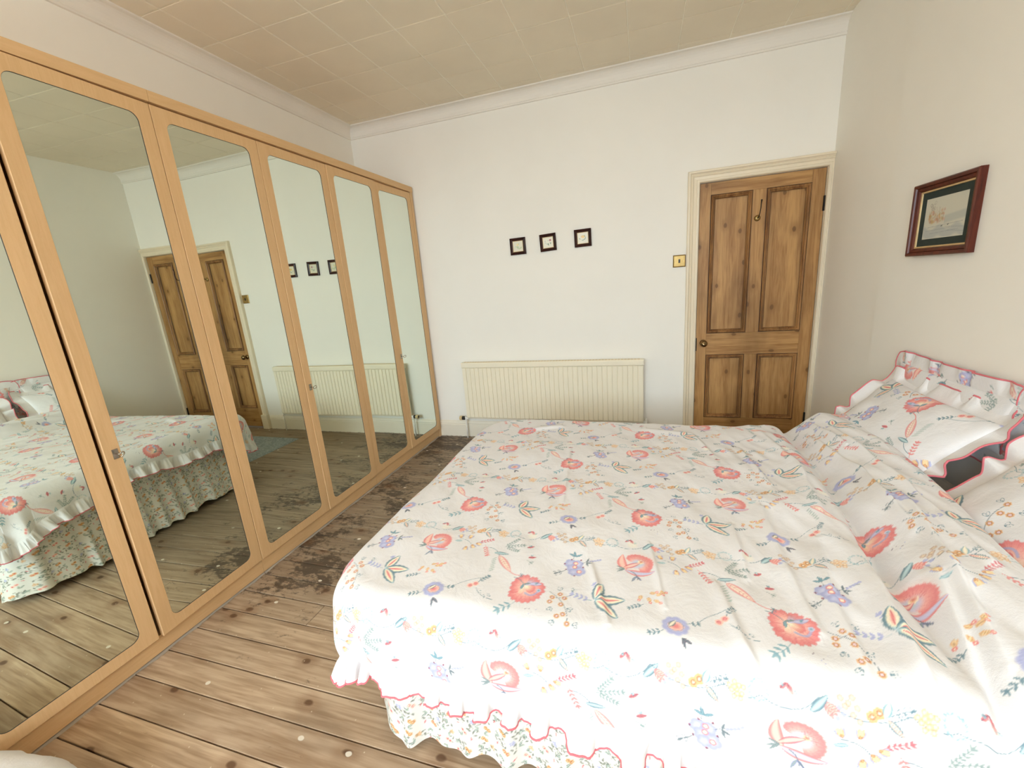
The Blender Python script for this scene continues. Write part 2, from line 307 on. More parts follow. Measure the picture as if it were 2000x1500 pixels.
def m_wood(name, light, dark, axis=2, rough=.45, grain=1., rnd=False, knots=None, stain=None, fine=90):
    t = NT(name); sc = [1., 1., 1.]; sc[axis] = .07; v = t.vec(tuple(sc), rnd=rnd)
    g = t.noise(v, 14 * grain, 4, .6, 1.2); w = t.noise(v, fine * grain, 2, .5)
    f = t.math('ADD', t.mr(g, .3, .72, 0, .75), t.mr(w, .35, .7, 0, .3)); c = t.mix(f, light, dark); hgt = w
    if knots:
        sk = [1., 1., 1.]; sk[axis] = .62; k = t.voro(t.flat(t.vec(tuple(sk), rnd=rnd)), knots, rnd=1., dim='2D'); ring = t.noise(t.vec(tuple(sk), rnd=rnd), knots * 7, 2)
        kk = t.math('ADD', k, t.math('MULTIPLY', ring, .05)); c = t.mix(t.mr(kk, .062, .100, .85, 0), c, tuple(x * .22 for x in dark[:3]) + (1,)); c = t.mix(t.mr(kk, .10, .24, .45, 0), c, dark)
    if stain: c = t.mix(t.mr(t.noise(t.vec((1, 1, .5), 'World'), 3.2, 4), .42, .72, 0, stain), c, tuple(x * .4 for x in dark[:3]) + (1,))
    t.bump(hgt, .12, .001); return t.done(c, rough, 0, .35)
# ------------------------------------------------------------------ object helpers
def obj(name, mesh, mat=None, parent=None, loc=(0, 0, 0), rot=(0, 0, 0), smooth=False):
    if isinstance(mesh, bmesh.types.BMesh):
        me = bpy.data.meshes.new(name); mesh.to_mesh(me); mesh.free()
    else: me = mesh
    if mat is not None and not me.materials: me.materials.append(mat)
    if smooth: me.shade_smooth()
    o = bpy.data.objects.new(name, me); COL.objects.link(o); o.location = loc; o.rotation_euler = rot
    if parent is not None: o.parent = parent
    return o
def empty(name, loc=(0, 0, 0), rot=(0, 0, 0)):
    o = bpy.data.objects.new(name, None); COL.objects.link(o); o.location = loc; o.rotation_euler = rot; o.empty_display_size = .1; return o
def tag(o, label, cat=None, group=None):
    o['label'] = label
    if cat: o['category'] = cat
    if group: o['group'] = group
    return o
def struct(o, label=None):
    o['kind'] = 'structure'
    if label: o['label'] = label
    return o
def box(bm, x0, y0, z0, x1, y1, z1, bev=0.):
    g = bmesh.ops.create_cube(bm, size=1.); vs_ = g['verts']
    for v in vs_: v.co = Vector(((x0 + x1) / 2 + v.co.x * (x1 - x0), (y0 + y1) / 2 + v.co.y * (y1 - y0), (z0 + z1) / 2 + v.co.z * (z1 - z0)))
    if bev > 0:
        es = list({e for v in vs_ for e in v.link_edges}); bmesh.ops.bevel(bm, geom=es, offset=bev, segments=2, affect='EDGES', profile=.5)
    return bm
def bx(*a, bev=0.): return box(bmesh.new(), *a, bev=bev)
def lathe(bm, prof, n=24, axis='z', c=(0, 0, 0)):
    """prof: list of (radius, height)"""
    def P(r, h, a):
        u, v = r * math.cos(a), r * math.sin(a)
        q = {'z': (u, v, h), 'x': (h, u, v), 'y': (u, h, v)}[axis]; return Vector((q[0] + c[0], q[1] + c[1], q[2] + c[2]))
    rings = [[bm.verts.new(P(r, h, 2 * math.pi * i / n)) for i in range(n)] for r, h in prof]
    for A, B in zip(rings[:-1], rings[1:]):
        for i in range(n): bm.faces.new((A[i], A[(i + 1) % n], B[(i + 1) % n], B[i]))
    bm.faces.new(rings[0][::-1]); bm.faces.new(rings[-1]); bmesh.ops.recalc_face_normals(bm, faces=bm.faces); return bm
def tube(bm, pts, r, n=8, closed=False):
    pts = [Vector(p) for p in pts]; m = len(pts); rings = []
    up = Vector((0, 0, 1)); prev = None
    for i, p in enumerate(pts):
        a = pts[(i - 1) % m] if (closed or i > 0) else p; b = pts[(i + 1) % m] if (closed or i < m - 1) else p
        t = (b - a).normalized()
        if prev is None:
            x = t.cross(up if abs(t.z) < .9 else Vector((1, 0, 0))).normalized()
        else:
            x = (prev - t * prev.dot(t)); x = x.normalized() if x.length > 1e-6 else t.cross(up).normalized()
        prev = x; y = t.cross(x); rr = r[i] if isinstance(r, (list, tuple)) else r
        rings.append([bm.verts.new(p + (x * math.cos(2 * math.pi * k / n) + y * math.sin(2 * math.pi * k / n)) * rr) for k in range(n)])
    for i in range(m if closed else m - 1):
        A, B = rings[i], rings[(i + 1) % m]
        for k in range(n): bm.faces.new((A[k], A[(k + 1) % n], B[(k + 1) % n], B[k]))
    if not closed: bm.faces.new(rings[0][::-1]); bm.faces.new(rings[-1])
    return bm
def rect_sweep(bm, x0, z0, x1, z1, prof, y=0., open_bottom=False):
    """mitred frame in the XZ plane; prof = [(inset from the outer edge, height towards -Y)]"""
    rings = []
    for ins, h in prof:
        if open_bottom: q = [(x0 + ins, z0), (x0 + ins, z1 - ins), (x1 - ins, z1 - ins), (x1 - ins, z0)]
        else: q = [(x0 + ins, z0 + ins), (x0 + ins, z1 - ins), (x1 - ins, z1 - ins), (x1 - ins, z0 + ins)]
        rings.append([bm.verts.new((a, y - h, b)) for a, b in q])
    k = 3 if open_bottom else 4
    for A, B in zip(rings[:-1], rings[1:]):
        for i in range(k): bm.faces.new((A[i], A[(i + 1) % 4], B[(i + 1) % 4], B[i]))
    bmesh.ops.recalc_face_normals(bm, faces=bm.faces); return bm
def grid_mesh(name, P, col=None, mat=None, closed_u=False):
    """P: (nv,nu,3) array -> quad mesh, smooth, with an optional per-vertex colour print"""
    nv, nu = P.shape[:2]; me = bpy.data.meshes.new(name); idx = np.arange(nv * nu).reshape(nv, nu)
    if closed_u: nxt = np.roll(idx, -1, 1); A, B = idx[:-1], nxt[:-1]; Cc, D = nxt[1:], idx[1:]
    else: A, B, Cc, D = idx[:-1, :-1], idx[:-1, 1:], idx[1:, 1:], idx[1:, :-1]
    F = np.stack([A, B, Cc, D], -1).reshape(-1, 4); nf = len(F)
    me.vertices.add(nv * nu); me.vertices.foreach_set('co', P.reshape(-1).astype(np.float32))
    me.loops.add(nf * 4); me.loops.foreach_set('vertex_index', F.reshape(-1).astype(np.int32))
    me.polygons.add(nf); me.polygons.foreach_set('loop_start', np.arange(0, nf * 4, 4, dtype=np.int32)); me.polygons.foreach_set('loop_total', np.full(nf, 4, dtype=np.int32))
    me.update(calc_edges=True)
    if col is not None:
        a = me.color_attributes.new('print', 'FLOAT_COLOR', 'POINT'); c = np.ones((nv * nu, 4), np.float32); c[:, :3] = s2l(np.clip(col, 0, 1)).reshape(-1, 3); a.data.foreach_set('color', c.reshape(-1))
    if mat: me.materials.append(mat)
    me.shade_smooth(); return me
def vnoise(x, y, seed=0):
    r = np.random.RandomState(seed).rand(64, 64); x = np.asarray(x, float); y = np.asarray(y, float)
    ix = np.floor(x).astype(int); iy = np.floor(y).astype(int); fx = x - ix; fy = y - iy; fx = fx * fx * (3 - 2 * fx); fy = fy * fy * (3 - 2 * fy)
    g = lambda i, j: r[j % 64, i % 64]
    return (g(ix, iy) * (1 - fx) + g(ix + 1, iy) * fx) * (1 - fy) + (g(ix, iy + 1) * (1 - fx) + g(ix + 1, iy + 1) * fx) * fy - .5
# ------------------------------------------------------------------ material set
M_WALL = m_paint('white_wall_paint', rgb(243, 239, 230), .012, .75, .10, 90)
M_TILE = m_paint('ceiling_tile_paint', rgb(238, 228, 208), .03, .8, .18, 160)
M_JOINT = m_paint('ceiling_joint_highlight', rgb(252, 247, 232), .02, .8, .05)  # paler than the tiles: paints the light their joint edges catch
M_CORN = m_paint('cornice_paint', rgb(238, 232, 222), .02, .6, .08)
M_TRIM = m_paint('cream_gloss_paint', rgb(236, 222, 196), .03, .35, .05, 60, .5)
M_SKIRT = m_paint('skirting_paint', rgb(238, 230, 212), .03, .4, .05, 60, .5)
M_RAD = m_paint('radiator_cream_enamel', rgb(240, 230, 206), .01, .35, .02, 60, .5)
M_OAK = m_wood('pale_oak_foil', rgb(222, 185, 138), rgb(213, 174, 126), 2, .5, 5.0, fine=260)
M_OAKH = m_wood('pale_oak_foil_lengthwise', rgb(220, 183, 136), rgb(211, 172, 124), 1, .5, 5.0, fine=260)
M_PINE = m_wood('stripped_pine', rgb(196, 152, 96), rgb(150, 106, 60), 2, .42, 1.2, True, 5.2, .45)
M_PINEH = m_wood('stripped_pine_rail', rgb(194, 150, 94), rgb(148, 104, 58), 0, .42, 1.2, True, 5.2, .45)
M_MOLD = m_wood('dark_waxed_moulding', rgb(176, 130, 80), rgb(112, 72, 42), 2, .4, 1.4, False, None, .5)
M_GRIME = m_plain('old_wax_in_the_joint', rgb(56, 30, 20), .6)
M_BRASS = m_plain('aged_brass', rgb(178, 150, 96), .42, 1.)
M_BRASSD = m_plain('dark_brass', rgb(142, 118, 84), .2, 1.)
M_STEEL = m_plain('nickel', rgb(170, 162, 150), .25, 1.)
M_BLACK = m_plain('black_plastic', rgb(28, 26, 26), .4)
M_IRON = m_plain('black_iron', rgb(40, 34, 30), .5, .6)
M_WHITE = m_plain('white_enamel', rgb(240, 236, 226), .35)
M_BEIGE = m_plain('beige_plastic', rgb(226, 200, 150), .45)
M_SEAL = m_paint('white_sealant', rgb(172, 160, 144), .12, .7, .5, 80)
M_DARK = m_plain('dark_void', rgb(34, 26, 20), .9)
t = NT('silvered_mirror'); M_MIRROR = t.done(rgb(232, 241, 231), .010, 1., .5)
# pine boards: pale near the window, dark old varnish and spills towards the radiator
t = NT('worn_pine_board'); sc = (.06, 1, 1); v = t.vec(sc, rnd=True); wp = t.vec(kind='World')
g = t.noise(v, 16, 4, .6, 2.2); gf = t.noise(v, 85, 2, .5); gg = t.math('ADD', t.mr(g, .32, .70, 0, .62), t.mr(gf, .38, .66, 0, .36))
oi = t.n('ShaderNodeObjectInfo'); blot = t.noise(t.vec((.5, 1, 1), rnd=True), 5, 3, .6); base = t.mix(t.mr(oi.outputs['Random'], 0, 1, 0, 1, False), rgb(204, 178, 148), rgb(184, 160, 134)); c = t.mix(gg, base, rgb(146, 118, 90))
sep = t.n('ShaderNodeSeparateXYZ'); t.l(wp, sep.inputs[0]); big = t.noise(wp, 1.3, 3)
c = t.mix(t.mr(blot, .52, .75, 0, .40), c, rgb(118, 96, 74))
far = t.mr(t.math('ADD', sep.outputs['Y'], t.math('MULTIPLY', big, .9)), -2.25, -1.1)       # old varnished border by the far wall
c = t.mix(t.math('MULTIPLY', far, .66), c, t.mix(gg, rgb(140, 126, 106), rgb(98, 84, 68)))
st = t.math('ADD', t.math('MULTIPLY', t.noise(t.vec((.6, 1, 1), 'World'), 9, 4, .6), .45), t.math('MULTIPLY', t.noise(t.vec((.6, 1, 1), 'World'), 40, 5, .7), .55)); s2 = t.noise(wp, 1.9, 2)
zone = t.math('MULTIPLY', t.mr(sep.outputs['Y'], -2.5, -1.9), t.mr(sep.outputs['X'], 1.0, .25)); thr = t.math('ADD', t.math('MULTIPLY', zone, t.math('ADD', t.math('MULTIPLY', t.mr(s2, .35, .65), .10), .075)), t.math('MULTIPLY', t.mr(s2, .5, .7), .03))
c = t.mix(t.mr(t.math('ADD', st, thr), .60, .70, 0, .8), c, rgb(58, 44, 34))
kv = t.vec((.62, 1, 1), rnd=True); k = t.math('ADD', t.voro(kv, 4.6, dim='2D'), t.math('MULTIPLY', t.noise(kv, 26, 2), .06))
c = t.mix(t.mr(k, .062, .10, .85, 0), c, rgb(66, 42, 28)); c = t.mix(t.mr(k, .10, .24, .35, 0), c, rgb(122, 84, 52))
wv = t.vec((.7, 1, 1), 'World'); pk = t.math('ADD', t.voro(wv, 3.3, dim='2D'), t.math('MULTIPLY', t.noise(wv, 30, 2), .03)); c = t.mix(t.mr(pk, .034, .042, .9, 0), c, rgb(228, 218, 200))
wv2 = t.vec((1, 1, 1), 'World'); pk2 = t.voro(wv2, 7, dim='2D'); c = t.mix(t.mr(pk2, .013, .019, .6, 0), c, rgb(220, 205, 180))
t.bump(t.math('ADD', gf, t.math('MULTIPLY', st, .6)), .25, .0012); M_BOARD = t.done(c, .5, 0, .4)
t = NT('grey_rug_pile'); v = t.vec(kind='World'); M_RUG = t.done(t.mix(t.mr(t.noise(v, 60, 3), .3, .7), rgb(128, 136, 138), rgb(160, 168, 168)), .95, 0, .1)
# ------------------------------------------------------------------ room shell
XL, XR, YF, H = -.542, 3.076, -5.80, 2.807
DX0, DX1, DZ = 2.276, 3.047, 1.980
def ext(prof, a0, a1, axis):
    """extrude a closed profile; axis 'x': prof=(y,z), axis 'y': prof=(x,z)"""
    bm = bmesh.new(); P = lambda a, p: (a, p[0], p[1]) if axis == 'x' else (p[0], a, p[1])
    A = [bm.verts.new(P(a0, p)) for p in prof]; B = [bm.verts.new(P(a1, p)) for p in prof]; n = len(prof)
    for i in range(n): bm.faces.new((A[i], A[(i + 1) % n], B[(i + 1) % n], B[i]))
    bm.faces.new(A[::-1]); bm.faces.new(B); bmesh.ops.recalc_face_normals(bm, faces=bm.faces); return bm
bm = bmesh.new(); box(bm, XL - .1, 0, 0, DX0 - .005, .12, H + .05); box(bm, DX0 - .005, 0, DZ + .005, XR + .1, .12, H + .05); box(bm, DX1 + .005, 0, 0, XR + .1, .12, DZ + .005)
struct(obj('wall_back', bm, M_WALL), 'white painted wall with the radiator and the pine door')
struct(obj('wall_left', bx(XL - .1, YF, 0, XL, 0, H + .05), M_WALL), 'white painted wall above the mirrored wardrobes')
bm = bmesh.new(); box(bm, XR, YF, 0, XR + .1, 0, H + .05); box(bm, XR - .012, YF, 0, XR, -.757, H); struct(obj('wall_right', bm, M_WALL), 'white painted wall behind the pillows')
bm = bmesh.new()
for a in ((XL - .1, 0, -.1, H + .05), (1.8, 0, 2.05, H + .05), (2.95, 0, XR + .1, H + .05), (-.1, 0, 1.8, .98), (2.05, 0, 2.95, .98), (-.1, 2.58, 1.8, H + .05), (2.05, 2.58, 2.95, H + .05)): box(bm, a[0], YF - .12, a[1], a[2], YF, a[3])
struct(obj('wall_front', bm, M_WALL), 'white painted window wall')
for i, (a, b) in enumerate(((-.1, 1.8), (2.05, 2.95))):
    w = struct(empty('window_%d' % (i + 1), ((a + b) / 2, YF - .06, .98)), 'white framed sash window'); ww = (b - a) / 2
    bm = bmesh.new(); rect_sweep(bm, -ww, 0, ww, 1.60, [(0, -.03), (0, .03), (.05, .03), (.05, -.03), (0, -.03)]); box(bm, -ww + .05, -.02, .78, ww - .05, .02, .825); obj('window_frame', bm, M_WHITE, w)
    obj('window_sill', bx(-ww - .03, -.02, -.035, ww + .03, .14, 0, bev=.004), M_WHITE, w)
struct(obj('floor', bx(XL - .1, YF - .12, -.06, XR + .1, .12, -.022), M_DARK), 'bare pine floorboards')
FL = bpy.data.objects['floor']
# boards run along X, 0.1196 m pitch
pit = .1196; y = -.003; r = 0; shared = {}
def plank(x0, x1, yc):
    L = round(x1 - x0, 3)
    if L not in shared:
        bm = bx(-L / 2, -pit / 2 + .0023, -.021, L / 2, pit / 2 - .0023, 0); es = [e for e in bm.edges if all(v.co.z > -.001 for v in e.verts)]
        bmesh.ops.bevel(bm, geom=es, offset=.0016, segments=1, affect='EDGES'); me = bpy.data.meshes.new('plank'); bm.to_mesh(me); bm.free(); me.materials.append(M_BOARD); shared[L] = me
    obj('plank', shared[L], None, FL, ((x0 + x1) / 2, yc, rng.uniform(-.0010, .0004)), (rng.uniform(-.004, .004), 0, 0))
joints = {19: .463, 12: 1.05, 8: .62, 24: 1.9, 29: .9, 33: 1.4, 15: 2.2, 5: 2.0, 22: -.2}
yk = -2.2335 - pit / 2 + pit * 19
for r in range(52):
    yc = yk + pit / 2 - pit * r - .0
    if yc > .05 or yc < YF - .05: continue
    j = joints.get(r)
    if j is None: plank(XL, XR, yc)
    else: plank(XL, j - .001, yc); plank(j + .001, XR, yc)
# ceiling: foot-square tiles on a paler ground
CE = struct(obj('ceiling', bx(XL - .1, YF - .12, H, XR + .1, .12, H + .08), M_JOINT), 'cream tiled ceiling'); tp = .3065; tm = {}
def clip(a, lo, hi): return max(lo, min(hi, a))
gx = [-.034 + tp * k for k in range(-2, 12)]; gy = [-.43 - tp * k for k in range(-2, 19)]
for a in gx:
    for b in gy:
        x0, x1, y0, y1 = clip(a, XL, XR), clip(a + tp, XL, XR), clip(b - tp, YF, 0), clip(b, YF, 0)
        if x1 - x0 < .03 or y1 - y0 < .03: continue
        k = (round(x1 - x0, 3), round(y1 - y0, 3))
        if k not in tm:
            bm = bx(-k[0] / 2 + .0022, -k[1] / 2 + .0022, -.003, k[0] / 2 - .0022, k[1] / 2 - .0022, 0); es = [e for e in bm.edges if all(v.co.z < -.0025 for v in e.verts)]
            bmesh.ops.bevel(bm, geom=es, offset=.0022, segments=1, affect='EDGES'); me = bpy.data.meshes.new('tile'); bm.to_mesh(me); bm.free(); me.materials.append(M_TILE); tm[k] = me
        obj('tile', tm[k], None, CE, ((x0 + x1) / 2, (y0 + y1) / 2, H), (rng.uniform(-.0012, .0012), rng.uniform(-.0012, .0012), 0))
# cornice: small cove
def cove(sgn):
    p = [(0, H - .098), (.010, H - .096), (.012, H - .086), (.008, H - .082)]
    p += [(.010 + .050 * (1 - math.cos(t)), H - .078 + .066 * math.sin(t)) for t in np.linspace(0, math.pi / 2, 7)]
    p += [(.066, H - .010), (.066, H - .002), (0, H - .002)]; return [(sgn * a, b) for a, b in p]
struct(obj('trim_1', ext(cove(-1), XL, XR, 'x'), M_CORN), 'white coved cornice above the radiator wall')
struct(obj('trim_2', ext([(XL + a, b) for a, b in cove(1)], YF, -.001, 'y'), M_CORN), 'white coved cornice above the wardrobe wall')
# skirting boards
def skirt(sgn, o=0): return [(o + sgn * a, b) for a, b in ((0, .001), (.020, .001), (.020, .118), (.016, .124), (.018, .132), (.012, .146), (.008, .154), (0, .156))]
struct(obj('baseboard_back', ext(skirt(-1), -.018, 2.168, 'x'), M_SKIRT), 'cream painted skirting board under the radiator')
struct(obj('baseboard_right', ext(skirt(-1, XR - .012), YF, -.03, 'y'), M_SKIRT), 'cream painted skirting board behind the bed')
struct(obj('baseboard_front', ext([(YF + .02 - a + .0, b) for a, b in ((.02, .001), (0, .001), (0, .124), (.008, .15), (.02, .156))], XL, XR - .04, 'x'), M_SKIRT), 'cream painted skirting board under the windows')
# ragged grey dust line where the boards meet the far skirting
bm = bmesh.new()
for i in range(90):
    a = -.02 + i * .0245 + rng.uniform(-.01, .01); box(bm, a, -.030 - rng.uniform(0, .012), 0, a + rng.uniform(.01, .03), -.0202, rng.uniform(.001, .005))
o = obj('plaster_crumbs', bm, M_SEAL); o['kind'] = 'stuff'; tag(o, 'crumbs of old plaster along the foot of the radiator wall', 'crumbs')
# ------------------------------------------------------------------ door with architrave
arch = [(0, 0), (0, .030), (.006, .036), (.014, .036), (.020, .028), (.026, .024), (.030, .027), (.036, .024), (.040, .018), (.058, .016), (.062, .021), (.072, .021), (.078, .016), (.080, 0)]
bm = rect_sweep(bmesh.new(), DX0 - .080, .165, DX1 + .080, DZ + .080, arch, 0., True)
bmesh.ops.bisect_plane(bm, geom=bm.verts[:] + bm.edges[:] + bm.faces[:], plane_co=(XR - .001, 0, 0), plane_no=(1, 0, 0), clear_outer=True)
struct(obj('trim_3', bm, M_TRIM), 'moulded cream architrave around the pine door')
bm = bx(DX0 - .086, -.040, 0, DX0 + .001, 0, .166, bev=.004); struct(obj('trim_4', bm, M_TRIM), 'cream plinth block at the left foot of the architrave')
bm = bmesh.new(); box(bm, DX0 - .004, .0005, 0, DX0 + .001, .10, DZ + .003); box(bm, DX1 - .001, .0005, 0, DX1 + .004, .10, DZ + .003); box(bm, DX0, .0005, DZ - .001, DX1, .10, DZ + .004); struct(obj('trim_5', bm, M_TRIM), 'cream painted door lining')
D = struct(empty('door_1', ((DX0 + DX1) / 2, .02, 0)), 'stripped pine four panel door beside the right corner')
dx = (DX0 + DX1) / 2; L_, R_ = DX0 + .004 - dx, DX1 - .004 - dx; yb, yf = .018, -.012
cols = [(2.352 - dx, 2.617 - dx), (2.703 - dx, 2.966 - dx)]; zr = [.012, .235, .742, .908, 1.894, DZ - .004]
obj('stile', bx(L_, yf, zr[0], cols[0][0], yb, zr[5], bev=.001), M_PINE, D); obj('stile', bx(cols[1][1], yf, zr[0], R_, yb, zr[5], bev=.001), M_PINE, D)
for a, b in ((zr[0], zr[1]), (zr[2], zr[3]), (zr[4], zr[5])): obj('rail', bx(cols[0][0] + .0004, yf, a, cols[1][1] - .0004, yb, b, bev=.001), M_PINEH, D)
for a, b in ((zr[1], zr[2]), (zr[3], zr[4])): obj('muntin', bx(cols[0][1], yf, a + .0004, cols[1][0], yb, b - .0004, bev=.001), M_PINE, D)
mp = [(0, .0), (.0025, -.003), (.004, .009), (.010, .014), (.016, .010), (.018, .004), (.022, .006), (.026, .001), (.0275, -.004), (.030, -.006)]
for (a, b) in cols:
    for (c0, c1) in ((zr[1], zr[2]), (zr[3], zr[4])):
        obj('panel', bx(a + .001, .004, c0 + .001, b - .001, .016, c1 - .001), M_PINE, D)
        mo = obj('moulding', rect_sweep(bmesh.new(), a, c0, b, c1, mp, yf + .002), M_MOLD, D)
        for k in (.0, .0272):
            obj('joint_line', rect_sweep(bmesh.new(), a + k, c0 + k, b - k, c1 - k, [(-.0012, .0004), (.0012, .0004)], yf + (.0 if k == 0 else .006)), M_GRIME, mo)
kb = obj('door_knob', lathe(bmesh.new(), [(.0, -.066), (.012, -.065), (.021, -.059), (.0255, -.049), (.025, -.040), (.018, -.031), (.010, -.026), (.009, -.012), (.022, -.009), (.025, -.003), (.025, 0)], 28, 'y'), M_BRASSD, D, (2.331 - dx, yf, .836), smooth=True); kb['label'] = 'round dark brass knob'
o = obj('latch_plate', bx(L_ - .003, yf - .001, .775, L_ + .006, yf + .01, .875), M_IRON, D)
for z in (1.755, .24):
    h = obj('hinge', lathe(bmesh.new(), [(.006, -.048), (.0075, -.047), (.0075, .047), (.006, .048)], 10, 'z'), M_IRON, D, (R_ + .001, yf - .004, z)); h['label'] = 'black iron hinge'
hk = obj('coat_hook', lathe(bmesh.new(), [(.020, 0), (.020, -.004), (.012, -.010), (.004, -.012)], 20, 'y'), M_BRASS, D, (2.652 - dx, yf, 1.706), smooth=True); hk['label'] = 'brass coat hook with a round backplate'
obj('hook_arm', tube(bmesh.new(), [(.0, -.008, 0), (.002, -.030, .004), (.006, -.042, .030), (.010, -.040, .060), (.013, -.030, .085), (.014, -.034, .105), (.013, -.042, .112)], [.004, .0035, .003, .003, .003, .004, .0055], 8), M_IRON, hk, smooth=True)
# ------------------------------------------------------------------ light switch
S = empty('light_switch', (2.148, 0, 1.4605)); tag(S, 'small square brass light switch left of the door', 'switch')
obj('face_plate', rect_sweep(bmesh.new(), -.044, -.044, .044, .044, [(0, 0), (0, .003), (.006, .008), (.008, .0075), (.0439, .0085)], -.0005), M_BRASS, S)
obj('rocker', bx(-.0065, -.0135, -.013, .0065, -.008, .013, bev=.001), M_BLACK, S)
for s in (-1, 1): obj('screw', lathe(bmesh.new(), [(.0028, -.0105), (.0028, -.008)], 10, 'y', (s * .030, 0, 0)), M_BRASSD, S)
# ------------------------------------------------------------------ radiator
R = empty('radiator', (1.106, -.03, .2)); tag(R, 'long cream ribbed panel radiator on the far wall', 'radiator'); rx0, rx1 = .322 - 1.106, 1.891 - 1.106
nS = 39; w = (rx1 - rx0) / nS; prof = []
for i in range(nS):
    a = rx0 + i * w
    prof += [(a + .0012, .0), (a + .0035, -.007), (a + w - .0035, -.007), (a + w - .0012, .0)]
def rib_panel(z0, z1):
    P = np.array([[(x, -.0515 + y, z) for x, y in [(rx0, 0)] + prof + [(rx1, 0)]] for z in (z0, z0 + .006, z1 - .006, z1)]); P[0, :, 1] += .006; P[3, :, 1] += .006; return P
me = grid_mesh('front_panel', rib_panel(.012, .484), None, M_RAD); me.shade_flat(); obj('front_panel', me, None, R)
me = bpy.data.meshes.new('x'); obj('body', bx(rx0 + .003, -.045, 0, rx1 - .003, -.008, .520, bev=.003), M_RAD, R)
obj('top_cover', ext([(-.002, .486), (-.057, .486), (-.060, .490), (-.060, .522), (-.055, .532), (-.002, .532)], rx0 - .003, rx1 + .003, 'x'), M_RAD, R)
bm = bmesh.new()
for i in range(60): a = rx0 + .02 + i * (rx1 - rx0 - .04) / 60; box(bm, a, -.046, .5322, a + .018, -.016, .5330)
obj('grille', bm, M_BEIGE, R)
for s, nm in ((0, 'left'), (1, 'right')):
    xx = rx0 - .022 if s == 0 else rx1 + .022; sg = -1 if s == 0 else 1
    vb = obj('valve_body', lathe(bmesh.new(), [(.011, -.026), (.013, -.02), (.009, -.018), (.011, .010), (.009, .014)], 14, 'z'), M_WHITE, R, (xx, -.03, .0), smooth=True)
    lathe_b = lathe(bmesh.new(), [(.008, -sg * .03), (.012, -sg * .024), (.012, -sg * .014), (.008, 0)], 14, 'x'); obj('tail_nut', lathe_b, M_WHITE, vb, smooth=True)
    obj('pipe', tube(bmesh.new(), [(xx, -.03, -.02), (xx, -.03, -.199)], .0075, 12), M_WHITE, R, smooth=True)
    if s == 0:
        tr = obj('thermostat_head', lathe(bmesh.new(), [(.014, .044), (.020, .040), (.021, .020), (.019, .014)] if False else [(.019, -.046), (.021, -.040), (.020, -.020)], 20, 'x'), M_BEIGE, vb, (-.016, 0, 0), smooth=True); tr['label'] = 'beige thermostat cap with a black collar'
        obj('collar', lathe(bmesh.new(), [(.018, -.037), (.0175, -.012), (.011, -.008)], 20, 'x'), M_BLACK, vb, smooth=True); obj('end_cap', lathe(bmesh.new(), [(.004, -.0632), (.013, -.0628), (.016, -.060)], 20, 'x'), M_BLACK, vb, smooth=True)
    else: obj('lockshield_cap', lathe(bmesh.new(), [(.009, .012), (.010, .016), (.009, .036), (.006, .038)], 14, 'z'), M_WHITE, vb, smooth=True)
# ------------------------------------------------------------------ mirrored wardrobes
def rrect(y0, z0, y1, z1, r, k=8):
    pts, out = [], []
    for cx, cz, a0, ox, oz in ((y1 - r, z1 - r, 0, y1, z1), (y0 + r, z1 - r, 90, y0, z1), (y0 + r, z0 + r, 180, y0, z0), (y1 - r, z0 + r, 270, y1, z0)):
        for j in range(k + 1):
            a = math.radians(a0 + 90 * j / k); pts.append((cx + r * math.cos(a), cz + r * math.sin(a)))
    return pts
def door_frame_mesh(hw, z0, z1, iy0, iz0, iy1, iz1, r):
    k = 8; inn = rrect(iy0, iz0, iy1, iz1, r, k); out = []
    cs = [(hw, z1, 0), (-hw, z1, 1), (-hw, z0, 2), (hw, z0, 3)]
    for c, (Y, Z, q) in enumerate(cs):
        s, e = inn[c * (k + 1)], inn[c * (k + 1) + k]
        A = (Y, s[1]) if q in (0, 2) else (s[0], Z); B = (e[0], Z) if q in (0, 2) else (Y, e[1])
        for j in range(k + 1):
            f = j / k * 2
            out.append((A[0] + (Y - A[0]) * f, A[1] + (Z - A[1]) * f) if f <= 1 else (Y + (B[0] - Y) * (f - 1), Z + (B[1] - Z) * (f - 1)))
    bm = bmesh.new(); N = len(inn); e_ = .0012
    def shrink(p): return (max(-hw + e_, min(hw - e_, p[0])), max(z0 + e_, min(z1 - e_, p[1])))
    loops = [[(-.018, a, b) for a, b in inn], [(-.018, a, b) for a, b in out], [(-e_, a, b) for a, b in out], [(0, *shrink(p)) for p in out], [(0, a, b) for a, b in inn], [(-.018, a, b) for a, b in inn]]
    vs_ = [[bm.verts.new(p) for p in l] for l in loops]
    for A, B in zip(vs_[:-1], vs_[1:]):
        for i in range(N): bm.faces.new((A[i], A[(i + 1) % N], B[(i + 1) % N], B[i]))
    bmesh.ops.remove_doubles(bm, verts=bm.verts, dist=1e-5); bmesh.ops.recalc_face_normals(bm, faces=bm.faces); return bm, inn
pit_w = .4992; d0, dz0, dz1 = -.0555, .087, 2.2075
tilt = {0: (-.03, .002), 1: (.0379, .0021), 2: (.0033, .0028), 3: (.0077, .0041), 4: (0, 0), 5: (-.0208, .009)}
labels = ['pale oak wardrobe with mirror doors nearest the camera, one door slightly ajar', 'middle pale oak wardrobe with mirror doors', 'pale oak wardrobe with mirror doors against the radiator wall']
